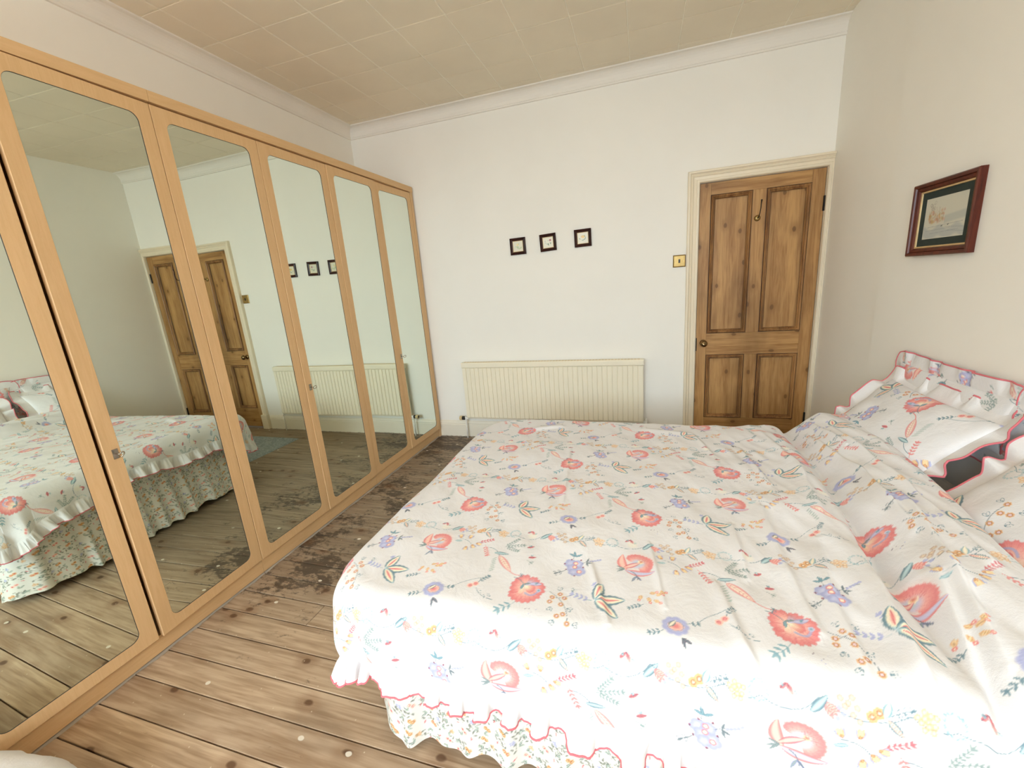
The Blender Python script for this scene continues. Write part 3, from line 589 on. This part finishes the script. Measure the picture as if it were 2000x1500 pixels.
for u in range(3):
    ya, yb_ = d0 - pit_w * (6 - 2 * u), d0 - pit_w * (4 - 2 * u); yc = (ya + yb_) / 2; th = -.0123
    Wd = empty('wardrobe', (-math.sin(th) * yc, math.cos(th) * yc, 0), (0, 0, th)); tag(Wd, labels[u], 'wardrobe', 'mirror-door wardrobes along the left wall')
    y0, y1 = ya - yc + .0005, yb_ - yc - .0005
    bm = bmesh.new(); box(bm, -.47, y0, .02, -.022, y0 + .016, 2.25); box(bm, -.47, y1 - .016, .02, -.022, y1, 2.25); box(bm, -.47, y0 + .016, 2.19, -.024, y1 - .016, 2.206); box(bm, -.478, y0, .02, -.47, y1, 2.25); box(bm, -.47, y0 + .016, .06, -.03, y1 - .016, .08); box(bm, -.47, y0, 2.206, -.022, y1, 2.2565)
    obj('carcass', bm, M_OAK, Wd)
    ye = y1 + (.034 if u == 2 else 0)
    obj('top_rail', bx(-.020, y0, 2.214, .0075, ye, 2.257, bev=.0012), M_OAKH, Wd); obj('plinth', bx(-.034, y0, .011, -.006, y1, .083, bev=.001), M_OAKH, Wd)
    if u == 2: obj('end_panel', bx(-.47, y1 + .004, .0, .003, ye, 2.2565, bev=.001), M_OAK, Wd)
    P = []
    for i in range(61):
        yy = y0 + (y1 - y0) * i / 60; wv = .0025 * math.sin(i * .7 + u) + .002 * math.sin(i * .23 + 2 * u) + (.003 if (i * 7 + u * 3) % 13 < 3 else 0); P.append([(-.012, yy, .0085), (-.007 + wv, yy, .006), (-.003 + wv, yy, .0004)])
    obj('sealant_strip', grid_mesh('sealant_strip', np.array(P), None, M_SEAL), None, Wd)
    for q in range(2):
        k = 2 * u + q; gp = .003 if k < 2 else 0; yd = d0 - pit_w * (5.5 - k) + (gp if k == 1 else -gp); a, tn = tilt[k]; hw = pit_w / 2 - .0011 - gp
        xo = .0098 if k == 1 else (.0078 if k == 0 else abs(a) * .05)
        left = .050 if q else .052; bmf, inn = door_frame_mesh(hw, dz0, dz1, -hw + .051, .136, hw - .053, 2.157, .032)
        for v in bmf.verts: v.co.z -= 1.147
        dr = obj('door', bmf, M_OAK, Wd, (xo + .001, yd - yc, 1.147), (0, -tn, a))
        bm = bmesh.new(); f = bm.faces.new([bm.verts.new((-.003, p[0], p[1] - 1.147)) for p in inn]); bmesh.ops.recalc_face_normals(bm, faces=bm.faces)
        if f.normal.x < 0: f.normal_flip()
        rr = bmesh.ops.extrude_face_region(bm, geom=[f]); vv = [e for e in rr['geom'] if isinstance(e, bmesh.types.BMVert)]
        for v in vv: v.co.x -= .004
        bmesh.ops.recalc_face_normals(bm, faces=bm.faces); mi = obj('mirror', bm, M_MIRROR, dr); mi['label'] = 'tall mirror with rounded corners'
        # dark line round the glass, imitating the reflection in its edge
        lo = [(.0001, p[0], p[1] - 1.147) for p in inn]; obj('mirror_edge_line', tube(bmesh.new(), [(-.0022, p[1], p[2]) for p in lo], .0013, 5, True), M_BLACK, dr)
        if q:
            es = obj('escutcheon', bx(0, -.010, -.019, .0025, .010, .019, bev=.001), M_STEEL, dr, (0, -hw + .033, .882 - 1.147)); 
            bm = tube(bmesh.new(), [(.0, 0, 0), (.024, 0, 0)], .0022, 8); tube(bm, [(.034 + .011 * math.cos(t), .008 * math.sin(t) * .9, .009 * math.sin(t) * .8) for t in np.linspace(0, 2 * math.pi, 17)[:-1]], .0021, 6, True)
            ky = obj('key', bm, M_STEEL, es, smooth=True); ky['label'] = 'small nickel key in the lock'
# ------------------------------------------------------------------ pictures
M_MAHOG = m_wood('mahogany', rgb(104, 46, 30), rgb(60, 22, 16), 2, .3, 2.5, fine=160)
M_MAHOGD = m_wood('dark_mahogany', rgb(62, 26, 20), rgb(34, 14, 12), 2, .3, 2.5, fine=160)
M_SLIP = m_plain('gilt_slip', rgb(214, 184, 132), .4, .3)
M_MATG = m_plain('dark_green_mount', rgb(44, 54, 48), .9)
t = NT('printed_paper'); a = t.n('ShaderNodeAttribute', attribute_name='print'); M_PAPER = t.done(a.outputs['Color'], .35, 0, .5)
def picture_sheet(P, w, h, n, x0=0, y0=0):
    X, Y = np.meshgrid(np.linspace(-w / 2, w / 2, n), np.linspace(-h / 2, h / 2, int(n * h / w))); c = P.sample(X + w / 2 + .0001, Y + h / 2 + .0001)
    return grid_mesh('picture', np.stack([X, np.zeros_like(X), Y], -1), c, M_PAPER)
def small_picture(x, z, rot, label, paint):
    o = empty('framed_print', (x, 0, z), (0, math.radians(rot), 0)); tag(o, label, 'picture', 'small floral prints in a row'); w = .066
    obj('frame', rect_sweep(bmesh.new(), -w, -w, w, w, [(0, 0), (0, .014), (.004, .016), (.009, .011), (.012, .012), (.018, .009), (.0225, .0075), (.0235, .003)], -.001), M_MAHOGD, o)
    obj('slip', rect_sweep(bmesh.new(), -w, -w, w, w, [(.0230, .004), (.0230, .0066), (.0258, .0060), (.0268, .004)], -.001), M_SLIP, o)
    P = Print(.09, .09, .0005, srgb(228, 222, 200)); paint(P); obj('picture', picture_sheet(P, .088, .088, 110), None, o, (0, -.0045, 0))
def pa(P):
    for i in range(9): P.leaf(.045 + rng.uniform(-.02, .02), .03 + rng.uniform(-.01, .025), .018, .007, rng.uniform(.2, 2.9), srgb(150, 176, 120), srgb(204, 216, 170), al=.7)
    P.disc(.040, .056, .010, srgb(240, 222, 150), .8, lob=6); P.curve((.045, .02), (.04, .056), .1, .001, GR)
def pb(P):
    P.disc(.062, .060, .009, srgb(150, 70, 80), .95, lob=6, lobd=.25, inner=srgb(190, 120, 120))
    for x, y in ((.026, .058), (.028, .044), (.044, .054), (.044, .036), (.055, .044), (.028, .030)): P.leaf(x, y, .011, .005, rng.uniform(0, 6), srgb(120, 140, 128), srgb(180, 188, 170), al=.8)
    for x, y, q in ((.040, .024, 1.0), (.060, .028, 1.1), (.048, .020, 1.9)): P.leaf(x, y, .018, .007, q, srgb(96, 118, 92), srgb(140, 156, 124))
def pc(P):
    P.fan(.045, .046, .020, .1, 3.0, srgb(244, 224, 160), srgb(226, 190, 112), 6); P.disc(.046, .050, .008, srgb(232, 196, 120), .9)
    for x, y, q in ((.024, .034, 2.2), (.034, .030, -.4), (.046, .026, .8), (.056, .030, .9), (.062, .036, 1.4), (.062, .052, 2.)): P.leaf(x, y, .016, .006, q, srgb(110, 130, 104), srgb(170, 184, 150))
small_picture(.907, 1.687, -1.0, 'leftmost small square floral print, pale green and yellow', pa)
small_picture(1.160, 1.692, -2.5, 'middle small square floral print with a dark red flower in its corner', pb)
small_picture(1.439, 1.698, -1.0, 'small square print of a yellow flower, nearest the door', pc)
B = empty('framed_watercolour', (3.064, -1.209, 1.522), (0, 0, -math.pi / 2)); tag(B, 'mahogany framed watercolour landscape with a dark green mount on the right wall', 'picture')
w, h = .194, .150
obj('frame', rect_sweep(bmesh.new(), -w, -h, w, h, [(0, 0), (0, .022), (.004, .026), (.014, .024), (.017, .018), (.019, .020), (.028, .016), (.033, .010), (.034, .004)], -.001), M_MAHOG, B)
obj('gilt_slip', rect_sweep(bmesh.new(), -w, -h, w, h, [(.033, .004), (.033, .0105), (.039, .010), (.040, .005)], -.001), M_SLIP, B)
obj('mount', rect_sweep(bmesh.new(), -w, -h, w, h, [(.039, .0055), (.067, .0055), (.068, .004)], -.001), M_MATG, B)
P = Print(.26, .18, .0006, srgb(206, 204, 188)); OR = srgb(186, 128, 92)
def wash(X, Y): return (1 - sm(.0, .06, np.abs(Y + .02))) * .35, np.array(srgb(178, 160, 130))
P.stamp(.13, .06, .125, lambda X, Y: ((1 - sm(.012, .03, np.abs(Y + .035 + .01 * np.sin(X * 60)))) * .6, np.array(srgb(162, 170, 172))))
P.stamp(.13, .06, .125, lambda X, Y: ((1 - sm(.01, .02, np.abs(Y - .016 - .1 * (X - .02)))) * (X > .0) * .5, np.array(srgb(164, 172, 168))))
for i in range(60):
    x = .028 + rng.uniform(0, .10); hgt = .05 * math.exp(-((x - .115) / .022) ** 2) + .035 * math.exp(-((x - .05) / .03) ** 2) + .01; y = .068 + rng.uniform(0, 1) * hgt
    P.disc(x, y, rng.uniform(.004, .009), srgb(*(np.array([190, 140, 104]) + rng.uniform(-24, 24, 3))), .4, .8)
for i in range(46):
    x = .025 + rng.uniform(0, .10); y = .062 + rng.uniform(0, .05); P.stroke([(x, y), (x + rng.uniform(-.006, .006), y + rng.uniform(.006, .024))], .0008, srgb(120, 92, 74), .6)
for i in range(10): x = .035 + rng.uniform(0, .03); P.ring(x, .118 + rng.uniform(0, .03), .006, .001, srgb(130, 120, 108), .5)
for a_, b_, c_, d_ in ((.03, .05, .24, .058), (.02, .036, .17, .040), (.14, .046, .25, .036), (.05, .024, .22, .030), (.16, .030, .25, .020)): P.stroke([(a_, b_), (c_, d_)], .0016, srgb(128, 134, 140), .55)
for x, y in ((.118, .050), (.156, .052)): P.disc(x, y, .0035, srgb(52, 48, 44), .95, sq=.6); P.disc(x + .005, y + .002, .002, srgb(70, 60, 50), .8)
obj('picture', picture_sheet(P, .256, .170, 200), None, B, (0, -.0046, 0))
# ------------------------------------------------------------------ grey rug beyond the bed
X, Y = np.meshgrid(np.linspace(0, 1.0, 60), np.linspace(0, .66, 40)); Z = .011 + .0015 * vnoise(X * 6, Y * 6, 3) + .0006 * vnoise(X * 60, Y * 60, 5)
ed = np.minimum(np.minimum(X, 1.0 - X), np.minimum(Y, .66 - Y)); Z = Z * np.clip(ed / .004, .08, 1)
o = obj('rug', grid_mesh('rug', np.stack([X + 1.52, Y - .93, Z], -1), None, M_RUG)); tag(o, 'flat grey rug on the boards on the far side of the bed', 'rug')
# ------------------------------------------------------------------ cloth materials
def m_cloth(name, col=None, tint=None, rough=.85):
    t = NT(name)
    if col is None:
        a = t.n('ShaderNodeAttribute', attribute_name='print'); c = a.outputs['Color']
    else: c = col
    v = t.vec(kind='World'); h = t.math('ADD', t.noise(v, 14, 5, .6, .6), t.math('MULTIPLY', t.noise(v, 420, 2), .10)); t.bump(h, .30, .011)
    m = t.done(c, rough, 0, .25); t.b.inputs['Sheen Weight'].default_value = .08; return m
M_PRINT = m_cloth('printed_cotton'); M_COTTON = m_cloth('white_cotton', rgb(228, 226, 226)); M_PIPE = m_cloth('pink_piping', rgb(214, 116, 124)); M_TICK = m_cloth('divan_ticking', rgb(220, 214, 202))
DP = duvet_print(); SP = skirt_print()
# ------------------------------------------------------------------ divan bed
BD = empty('divan_bed', (2.05, -1.9, 0)); tag(BD, 'double divan bed standing against the right wall under the floral bedding', 'bed')
obj('divan_base', bx(-.95, -.655, .06, .98, .655, .36, bev=.02), M_TICK, BD); obj('mattress', bx(-.96, -.66, .362, .985, .66, .525, bev=.05), M_TICK, BD, smooth=False)
for sx in (-.85, .88):
    for sy in (-.56, .56): obj('castor', lathe(bmesh.new(), [(.012, 0), (.025, .006), (.027, .03), (.02, .059)], 12, 'z'), M_BLACK, BD, (sx, sy, .0))
# valance ----------------------------------------------------------
def path_rr(x0, y0, y1, r, x1):
    """front side from the pillows to the foot, round the foot, back along the far side -> dense points and outward normals"""
    seg = [((x1, y0), (x0 + r, y0))]; pts = []; nr = []
    def line(a, b, n, st):
        L = math.dist(a, b); k = max(2, int(L / st))
        for i in range(k): f = i / k; pts.append((a[0] + (b[0] - a[0]) * f, a[1] + (b[1] - a[1]) * f)); nr.append(n)
    def arc(cx, cy, a0, a1, st):
        k = max(3, int(abs(a1 - a0) * r / st))
        for i in range(k): a = a0 + (a1 - a0) * i / k; pts.append((cx + r * math.cos(a), cy + r * math.sin(a))); nr.append((math.cos(a), math.sin(a)))
    f = .0027
    line((x1, y0), (2.12, y0), (0, -1), .008); line((2.12, y0), (x0 + r, y0), (0, -1), f); arc(x0 + r, y0 + r, -math.pi / 2, -math.pi, f)
    line((x0, y0 + r), (x0, y1 - r), (-1, 0), f); arc(x0 + r, y1 - r, math.pi, math.pi / 2, f); line((x0 + r, y1), (x1, y1), (0, 1), .008)
    pts.append((x1, y1)); nr.append((0, 1)); return np.array(pts), np.array(nr)
pp, nn = path_rr(1.085, -2.562, -1.228, .07, 3.02); sl = np.r_[0, np.cumsum(np.hypot(*np.diff(pp, axis=0).T))]; Lt = sl[-1]
zs = np.r_[np.linspace(.545, .402, 40), np.linspace(.400, .396, 3), np.linspace(.393, .0, 140)]
plt_ = np.zeros_like(sl); pos = .05; rs = np.random.RandomState(12)
while pos < Lt:
    wd = rs.uniform(.012, .030); am = rs.uniform(.010, .026); q = (sl - pos) / wd; plt_ += am * np.exp(-q ** 2) - am * .55 * np.exp(-((q + 2.2) / 1.3) ** 2); pos += rs.uniform(.085, .20)
soft_ = .006 * np.sin(sl * 21) + .005 * np.sin(sl * 37 + 1)
V = zs[:, None]; dn = np.clip((.398 - V) / .398, 0, 1)
wid = dn ** .7; off = .052 * dn + (plt_ + soft_)[None] * wid + np.where((V < .402) & (V > .395), .0035, 0)
off = off - np.where(V > .402, .004, 0)
hem = .028 + .008 * np.sin(sl * 9) + .006 * np.sin(sl * 23 + 2) - .25 * plt_ + .030 * np.exp(-((sl - 2.0) / .10) ** 2)
Zz = np.where(V < .393, .393 - (.393 - V) / .393 * (.393 - hem[None]), V + 0 * sl[None])
Pp = np.stack([pp[None, :, 0] + nn[None, :, 0] * off + .004 * dn * np.sin(sl * 50)[None] * 0, pp[None, :, 1] + nn[None, :, 1] * off, Zz], -1)
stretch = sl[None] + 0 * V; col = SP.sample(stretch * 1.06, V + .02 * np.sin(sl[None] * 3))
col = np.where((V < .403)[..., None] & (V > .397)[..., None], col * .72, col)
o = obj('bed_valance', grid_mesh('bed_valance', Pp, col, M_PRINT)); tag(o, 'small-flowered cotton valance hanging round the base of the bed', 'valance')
# duvet ------------------------------------------------------------
X0, Y0, Y1, RC, RD = 1.045, -2.615, -1.215, .12, .090
ridges = [([(2.494, -1.99), (2.426, -2.348), (2.397, -2.544), (2.383, -2.71)], .013, .022), ([(2.264, -2.028), (2.242, -2.325), (2.248, -2.549)], .008, .020), ([(2.061, -2.442), (2.085, -2.613), (2.111, -2.705)], .007, .018),
    ([(2.543, -2.36), (2.491, -2.583), (2.438, -2.762)], .012, .020), ([(2.641, -1.997), (2.575, -2.354), (2.528, -2.597)], .010, .016), ([(2.60, -1.35), (2.62, -1.8), (2.58, -2.2)], .009, .014), ([(2.68, -1.4), (2.685, -1.9), (2.65, -2.35)], .009, .015),
    ([(2.64, -1.25), (2.655, -1.6)], .007, .010), ([(2.36, -2.2), (2.31, -2.45), (2.30, -2.66)], .007, .018), ([(1.74, -2.42), (1.80, -2.62)], .005, .012), ([(1.55, -1.6), (1.60, -2.1)], .003, .012), ([(2.30, -1.5), (2.33, -1.85)], .006, .014), ([(2.12, -1.35), (2.18, -1.6)], .004, .014),
    ([(2.42, -1.3), (2.46, -1.7), (2.42, -2.05)], .008, .018), ([(1.9, -2.3), (1.93, -2.55)], .004, .010), ([(2.15, -2.15), (2.14, -2.4)], .006, .014), ([(1.3, -1.35), (1.45, -1.30)], .006, .03), ([(1.9, -1.3), (2.1, -1.34)], .005, .03)]
def wrinkle(s, t):
    z = np.zeros_like(s)
    for pts, hgt, w in ridges:
        p = np.array(pts); m = (s > p[:, 0].min() - .12) & (s < p[:, 0].max() + .12) & (t > p[:, 1].min() - .12) & (t < p[:, 1].max() + .12)
        if not m.any(): continue
        ss, tt = s[m], t[m]; best = np.full(ss.shape, 9.); tp_ = np.zeros(ss.shape); n = len(p) - 1
        for i in range(n):
            v = p[i + 1] - p[i]; f = np.clip(((ss - p[i, 0]) * v[0] + (tt - p[i, 1]) * v[1]) / (v @ v), 0, 1); ex = ss - p[i, 0] - f * v[0]; ey = tt - p[i, 1] - f * v[1]
            d = np.hypot(ex, ey) * np.where(ex > 0, 1.7, .9); up = d < best; best = np.where(up, d, best); tp_ = np.where(up, (i + f) / n, tp_)
        z[m] += 1.8 * hgt * np.exp(-(best / w) ** 2) * np.sin(np.pi * np.clip(tp_ * .84 + .08, 0, 1)) ** .6
    z += .012 * vnoise(s * 4.2, t * 3.6, 21) + .0065 * vnoise(s * 11 + t * 3, t * 7, 22) + .0034 * vnoise(s * 24 + t * 9, t * 13 - s * 5, 23)
    k = sm(1.9, 2.6, s); z += k * (.022 * vnoise(s * 17 + t * 4, t * 4.5, 24) + .008 * vnoise(s * 38 + t * 8, t * 9, 25))
    return z
def cloth(s, t):
    s = np.asarray(s, float); t = np.asarray(t, float)
    dsx = X0 + RC - s; dty = np.maximum(Y0 + RC - t, t - (Y1 - RC)); sg = np.where(t < -1.9, -1., 1.)
    cz = (dsx > 0) & (dty > 0); hyp = np.hypot(dsx, dty) + 1e-9
    dist = np.where(cz, hyp, np.maximum(dsx, dty)) - RC
    nx = np.where(cz, -dsx / hyp, np.where(dsx > dty, -1., 0.)); ny = np.where(cz, sg * dty / hyp, np.where(dsx > dty, 0., sg))
    d = np.maximum(dist, 0); a = np.minimum(d / RD, math.pi / 2); rest = np.maximum(d - RD * math.pi / 2, 0)
    h = RD * np.sin(a) + rest * np.where(cz, .02, .08); drop = RD * (1 - np.cos(a)) + rest * .985
    ph = np.arctan2(np.maximum(dty, 0), np.maximum(dsx, 1e-6)); hang = sm(.03, .24, d)
    wav = np.where(cz, .011 * np.sin(ph * 7 + 1.2) + .006 * np.sin(ph * 13), 0) * hang * np.clip(np.minimum(dsx, dty) / .06, 0, 1)
    wav = wav + hang * (.010 * vnoise(s * 9, t * 9 + 3, 31) + .006 * np.sin(np.where(np.abs(ny) > .5, s, t) * 26 + 2 * np.sin(s * 5 + t * 4)))
    x = s + nx * (h - d) + nx * wav; y = t + ny * (h - d) + ny * wav
    z = .594 - drop
    # turned ridge by the pillows
    xv = np.interp(t, [-2.9, -2.6, -2.346, -1.991, -1.667, -1.319, -1.1], [2.49, 2.485, 2.475, 2.51, 2.548, 2.562, 2.57]); xe = np.interp(t, [-2.9, -2.35, -2.24, -1.96, -1.52, -1.2], [2.70, 2.735, 2.75, 2.80, 2.835, 2.84])
    flat = 1 - sm(.0, .10, d) * .7
    z = z + flat * (-.034 * np.exp(-((s - xv) / .026) ** 2) + .020 * np.exp(-((s - xv + .09) / .05) ** 2) + .080 * sm(.0, .13, s - xv))
    e = s - (xe - .05); r2 = .042; ae = np.clip(e / r2, 0, 2.7); curl = e > 0
    x = np.where(curl, xe - .05 + r2 * np.sin(ae) + (x - s), x); z = np.where(curl, z - r2 * (1 - np.cos(ae)), z)
    z = z + wrinkle(s, t) * (1 - sm(.02, .16, d) * .75) * np.where(curl, .4, 1.)
    return np.stack([x, y, z], -1), nx, ny
def s_lo(t): return X0 - .165 - .120 * np.exp(-((t + 2.62) / .17) ** 2) - .10 * np.exp(-((t + 1.20) / .15) ** 2) + .02 * np.sin(t * 9)
def t_lo(s): return Y0 - .225 - .030 * sm(1.3, 2.1, s)
def t_hi(s): return Y1 + .215 + .03 * np.exp(-((s - .95) / .2) ** 2)
sA = np.r_[np.linspace(0, 1, 850)]; S1 = 2.92
tw = np.cumsum(np.interp(np.linspace(0, 1, 680), [0, .03, .06, .25, .96, 1], [.06, .5, .8, 1., 1.75, .15])); tw = (tw - tw[0]) / (tw[-1] - tw[0])
A, Bb = np.meshgrid(sA, tw); sg_ = np.zeros_like(A)
t_ = t_lo(1.5) + (t_hi(1.5) - t_lo(1.5)) * Bb
rcn = .13; e0 = np.clip((rcn - (t_ - t_lo(1.5))) / rcn, 0, 1); e1 = np.clip((rcn - (t_hi(1.5) - t_)) / rcn, 0, 1); rnd_ = rcn * (1 - np.sqrt(1 - e0 ** 2)) + rcn * (1 - np.sqrt(1 - e1 ** 2))
sl_ = s_lo(t_) + rnd_; s_ = sl_ + (S1 - sl_) * A; t_ = t_lo(s_) + (t_hi(s_) - t_lo(s_)) * Bb
Pd, _, _ = cloth(s_, t_); cd = DP.sample(s_ - 1.584, t_ + 2.55)
DV = empty('duvet', (1.9, -1.9, .6)); tag(DV, 'floral duvet with a frilled hem spread over the bed', 'duvet')
OFF = np.array([1.9, -1.9, .6]); obj('cover', grid_mesh('cover', Pd - OFF, cd, M_PRINT), None, DV)
# frill: domain boundary with outward normals
edge = np.concatenate([np.stack([s_[0, ::-1], t_[0, ::-1]], -1), np.stack([s_[1:, 0], t_[1:, 0]], -1), np.stack([s_[-1, 1:], t_[-1, 1:]], -1)])
el = np.r_[0, np.cumsum(np.hypot(*np.diff(edge, axis=0).T))]; fs = np.arange(.10, el[-1] - .10, .004); bp = np.stack([np.interp(fs, el, edge[:, 0]), np.interp(fs, el, edge[:, 1])], -1)
tg = np.gradient(bp, axis=0); kk = np.ones(9) / 9; tg = np.stack([np.convolve(np.pad(tg[:, i], 4, 'edge'), kk, 'valid') for i in (0, 1)], -1); tg /= np.linalg.norm(tg, axis=1)[:, None]; bn = np.stack([tg[:, 1], -tg[:, 0]], -1)
if bn[len(bn) // 8, 1] > 0: bn = -bn
ww = np.r_[-.25, np.linspace(0, 1, 13) ** .9]; fw = .066
phs = fs * 2 * math.pi / .088 + 5 * vnoise(fs * 5, fs * 0, 41) + 1.2 * np.sin(fs * 13)
amp = .6 + .8 * (vnoise(fs * 6, fs * 0 + 3, 42) + .5)
def frill(bp, bn, ph, amp, f, fw, A1=.019):
    R_ = []
    for w in ww:
        q = bp + bn * (w * fw)[..., None] if np.ndim(w) else bp + bn * w * fw
        P_, nx, ny = f(q[:, 0], q[:, 1]); wp_ = max(w, 0); o_ = A1 * wp_ ** .8 * amp * np.sin(ph); tn = .0075 * w * np.sin(2 * ph + .4); lift = .006 * w * amp * np.cos(ph * .5 + 1) + .004 * w * np.sin(ph)
        nrm = np.stack([nx, ny, np.zeros_like(nx)], -1); tg = np.stack([-ny, nx, np.zeros_like(nx)], -1)
        R_.append(P_ + nrm * (o_ + (.0012 if w >= 0 else -.004) + .010 * wp_)[:, None] + tg * tn[:, None] + np.array([0, 0, 1.]) * lift[:, None] + nrm * (.0022 * np.sin(ph * 4.3) * min(1, 4 * wp_) + .0012 * np.sin(ph * 9.1) * min(1, 6 * wp_))[:, None])
    return np.array(R_)
FP = frill(bp, bn, phs, amp, cloth, fw); fo = obj('frill', grid_mesh('frill', FP - OFF, None, M_COTTON), None, DV); fo['label'] = 'gathered white frill along the hem'
def pipe_mesh(L, r=.0026, n=6):
    T = np.gradient(L, axis=0); T /= np.linalg.norm(T, axis=1)[:, None] + 1e-9; U = np.cross(T, [0, 0, 1.]); U /= np.linalg.norm(U, axis=1)[:, None] + 1e-9; Vv = np.cross(T, U)
    a = np.linspace(0, 2 * math.pi, n + 1)[:-1]; return L[:, None] + r * (np.cos(a)[None, :, None] * U[:, None] + np.sin(a)[None, :, None] * Vv[:, None])
po = obj('piping', grid_mesh('piping', pipe_mesh(FP[-1] - OFF), None, M_PIPE, closed_u=True), None, DV); po['label'] = 'pink piping on the frill'
# ------------------------------------------------------------------ pillows
def pillow(label, loc, rot, hx, hy, T, off, frills, nfine=230, seed=1, frill_print=False, fwid=.062, wave=.016):
    o = empty('pillow', loc, rot); tag(o, label, 'pillow', 'floral pillows at the head of the bed')
    a = np.linspace(-1, 1, nfine); bt = np.r_[np.linspace(-1, 1, nfine), np.linspace(.96, -1, 40)]; top = np.r_[np.ones(nfine), -np.ones(40)]
    def outline(a, b): return a * hx * (1 - .07 * (1 - np.abs(b) ** 2) * np.abs(a) ** 3), b * hy * (1 - .06 * (1 - np.abs(a) ** 2) * np.abs(b) ** 3)
    Aa, Bt = np.meshgrid(a, bt); X, Y = outline(Aa, Bt); th = T * np.sqrt(np.clip(1 - np.abs(Aa) ** 2.6, 0, 1)) * np.sqrt(np.clip(1 - np.abs(Bt) ** 2.6, 0, 1))
    wr = (.010 * vnoise(X * 9 + 5, Y * 9, seed) + .006 * vnoise(X * 22, Y * 15, seed + 1)) * np.clip(th / T * 2, 0, 1)
    Z = top[:, None] * th * np.where(top[:, None] > 0, 1, .5) + wr; c = DP.sample(Y * .8 + off[0], -X * .8 + off[1])
    obj('cover', grid_mesh('cover', np.stack([X, Y, Z], -1), c, M_PRINT), None, o)
    # frill on the listed sides (all four when none given)
    pts, nr = [], []
    for (sx, sy, tx, ty) in ((-1, -1, 1, 0), (1, -1, 0, 1), (1, 1, -1, 0), (-1, 1, 0, -1)):
        for f in np.linspace(0, 2, 130)[:-1]:
            aa, bb = sx + tx * f, sy + ty * f; px, py = outline(np.array(aa), np.array(bb)); pts.append((float(px), float(py)))
            n0 = np.array([ty, -tx], float); e0 = min(f, 2 - f); k = max(0, 1 - e0 / .12) * .5
            n1 = np.array([-tx, -ty]) if f < 1 else np.array([tx, ty]); n_ = n0 * (1 - k) + n1 * k; nr.append(n_ / np.linalg.norm(n_))
    pts, nr = np.array(pts), np.array(nr); L = np.r_[0, np.cumsum(np.hypot(*np.diff(pts, axis=0).T))]; Lc = L[-1]; nw = round(Lc / .15)
    ph = L / Lc * 2 * math.pi * nw + 1.7 * np.sin(L / Lc * 2 * math.pi * 9 + seed); am = .5 + (vnoise(L * 8, L * 0 + seed, 50 + seed) + .5) * 1.1
    rows = []
    for w in np.linspace(0, 1, 10):
        q = pts + nr * (w * fwid) + np.stack([-nr[:, 1], nr[:, 0]], -1) * (.004 * w * np.sin(2 * ph))[:, None]
        z = wave * am * w ** .8 * np.tanh(1.5 * np.sin(ph)) + .001 * np.sin(ph * 4) * w + frills * w
        q = q - nr * (.0 * w * (1 - np.cos(ph)))[:, None] * .5; rows.append(np.stack([q[:, 0], q[:, 1], z], -1))
    Fp = np.array(rows); fc = DP.sample(Fp[..., 1] + off[0] + .1, -Fp[..., 0] + off[1]) if frill_print else None
    obj('frill', grid_mesh('frill', Fp, fc, M_PRINT if frill_print else M_COTTON, closed_u=True), None, o)['label'] = 'gathered flat frill'
    rp = np.concatenate([Fp[-1], Fp[-1][:1]]); obj('piping', grid_mesh('piping', pipe_mesh(rp, .0032), None, M_PIPE, closed_u=True), None, o)['label'] = 'pink piping'
    return o
pillow('floral pillow with a white frill lying uppermost on the door side of the bed', (2.884, -1.450, .696), (.0, math.radians(-45), .0), .172, .325, .052, (.02, .10), .010, 260, 3)
pillow('floral pillow nearer the window, low against the folded duvet edge', (2.878, -2.205, .662), (.0, math.radians(-43), .0), .172, .300, .050, (.33, .30), .008, 260, 7)
pillow('floral pillow propped upright on the wall behind the door-side pillow', (3.032, -1.42, .800), (.0, math.radians(-84), .0), .095, .330, .016, (.10, .22), .0, 120, 11, True, .055, .010)
pillow('floral pillow propped upright on the wall at the near side of the bed', (3.032, -2.12, .795), (.0, math.radians(-84), .0), .105, .320, .016, (.45, .05), .0, 120, 15, True, .055, .010)
# ------------------------------------------------------------------ white cushion on the boards, bottom left corner
u, v = np.meshgrid(np.linspace(0, 2 * math.pi, 97)[:-1], np.linspace(-math.pi / 2, math.pi / 2, 40)); se = lambda x, e: np.sign(x) * np.abs(x) ** e
cx_, cy_ = se(np.cos(v), .7) * se(np.cos(u), .75), se(np.cos(v), .7) * se(np.sin(u), .75); cz_ = se(np.sin(v), .8)
Pq = np.stack([cx_ * .30, cy_ * .26, cz_ * .10], -1); nz_ = .016 * vnoise(cx_ * 4 + 9, cy_ * 4 + cz_ * 3 + 9, 61) + .008 * vnoise(cx_ * 9 + 9, cy_ * 9 + 9, 62); Pq = Pq * (1 + nz_[..., None] * 4)
o = obj('floor_cushion', grid_mesh('floor_cushion', Pq, None, M_COTTON, closed_u=True), None, None, (.20, -3.245, .108), (0, 0, .15)); tag(o, 'plump white cotton cushion on the floor at the foot of the nearest wardrobe', 'cushion')
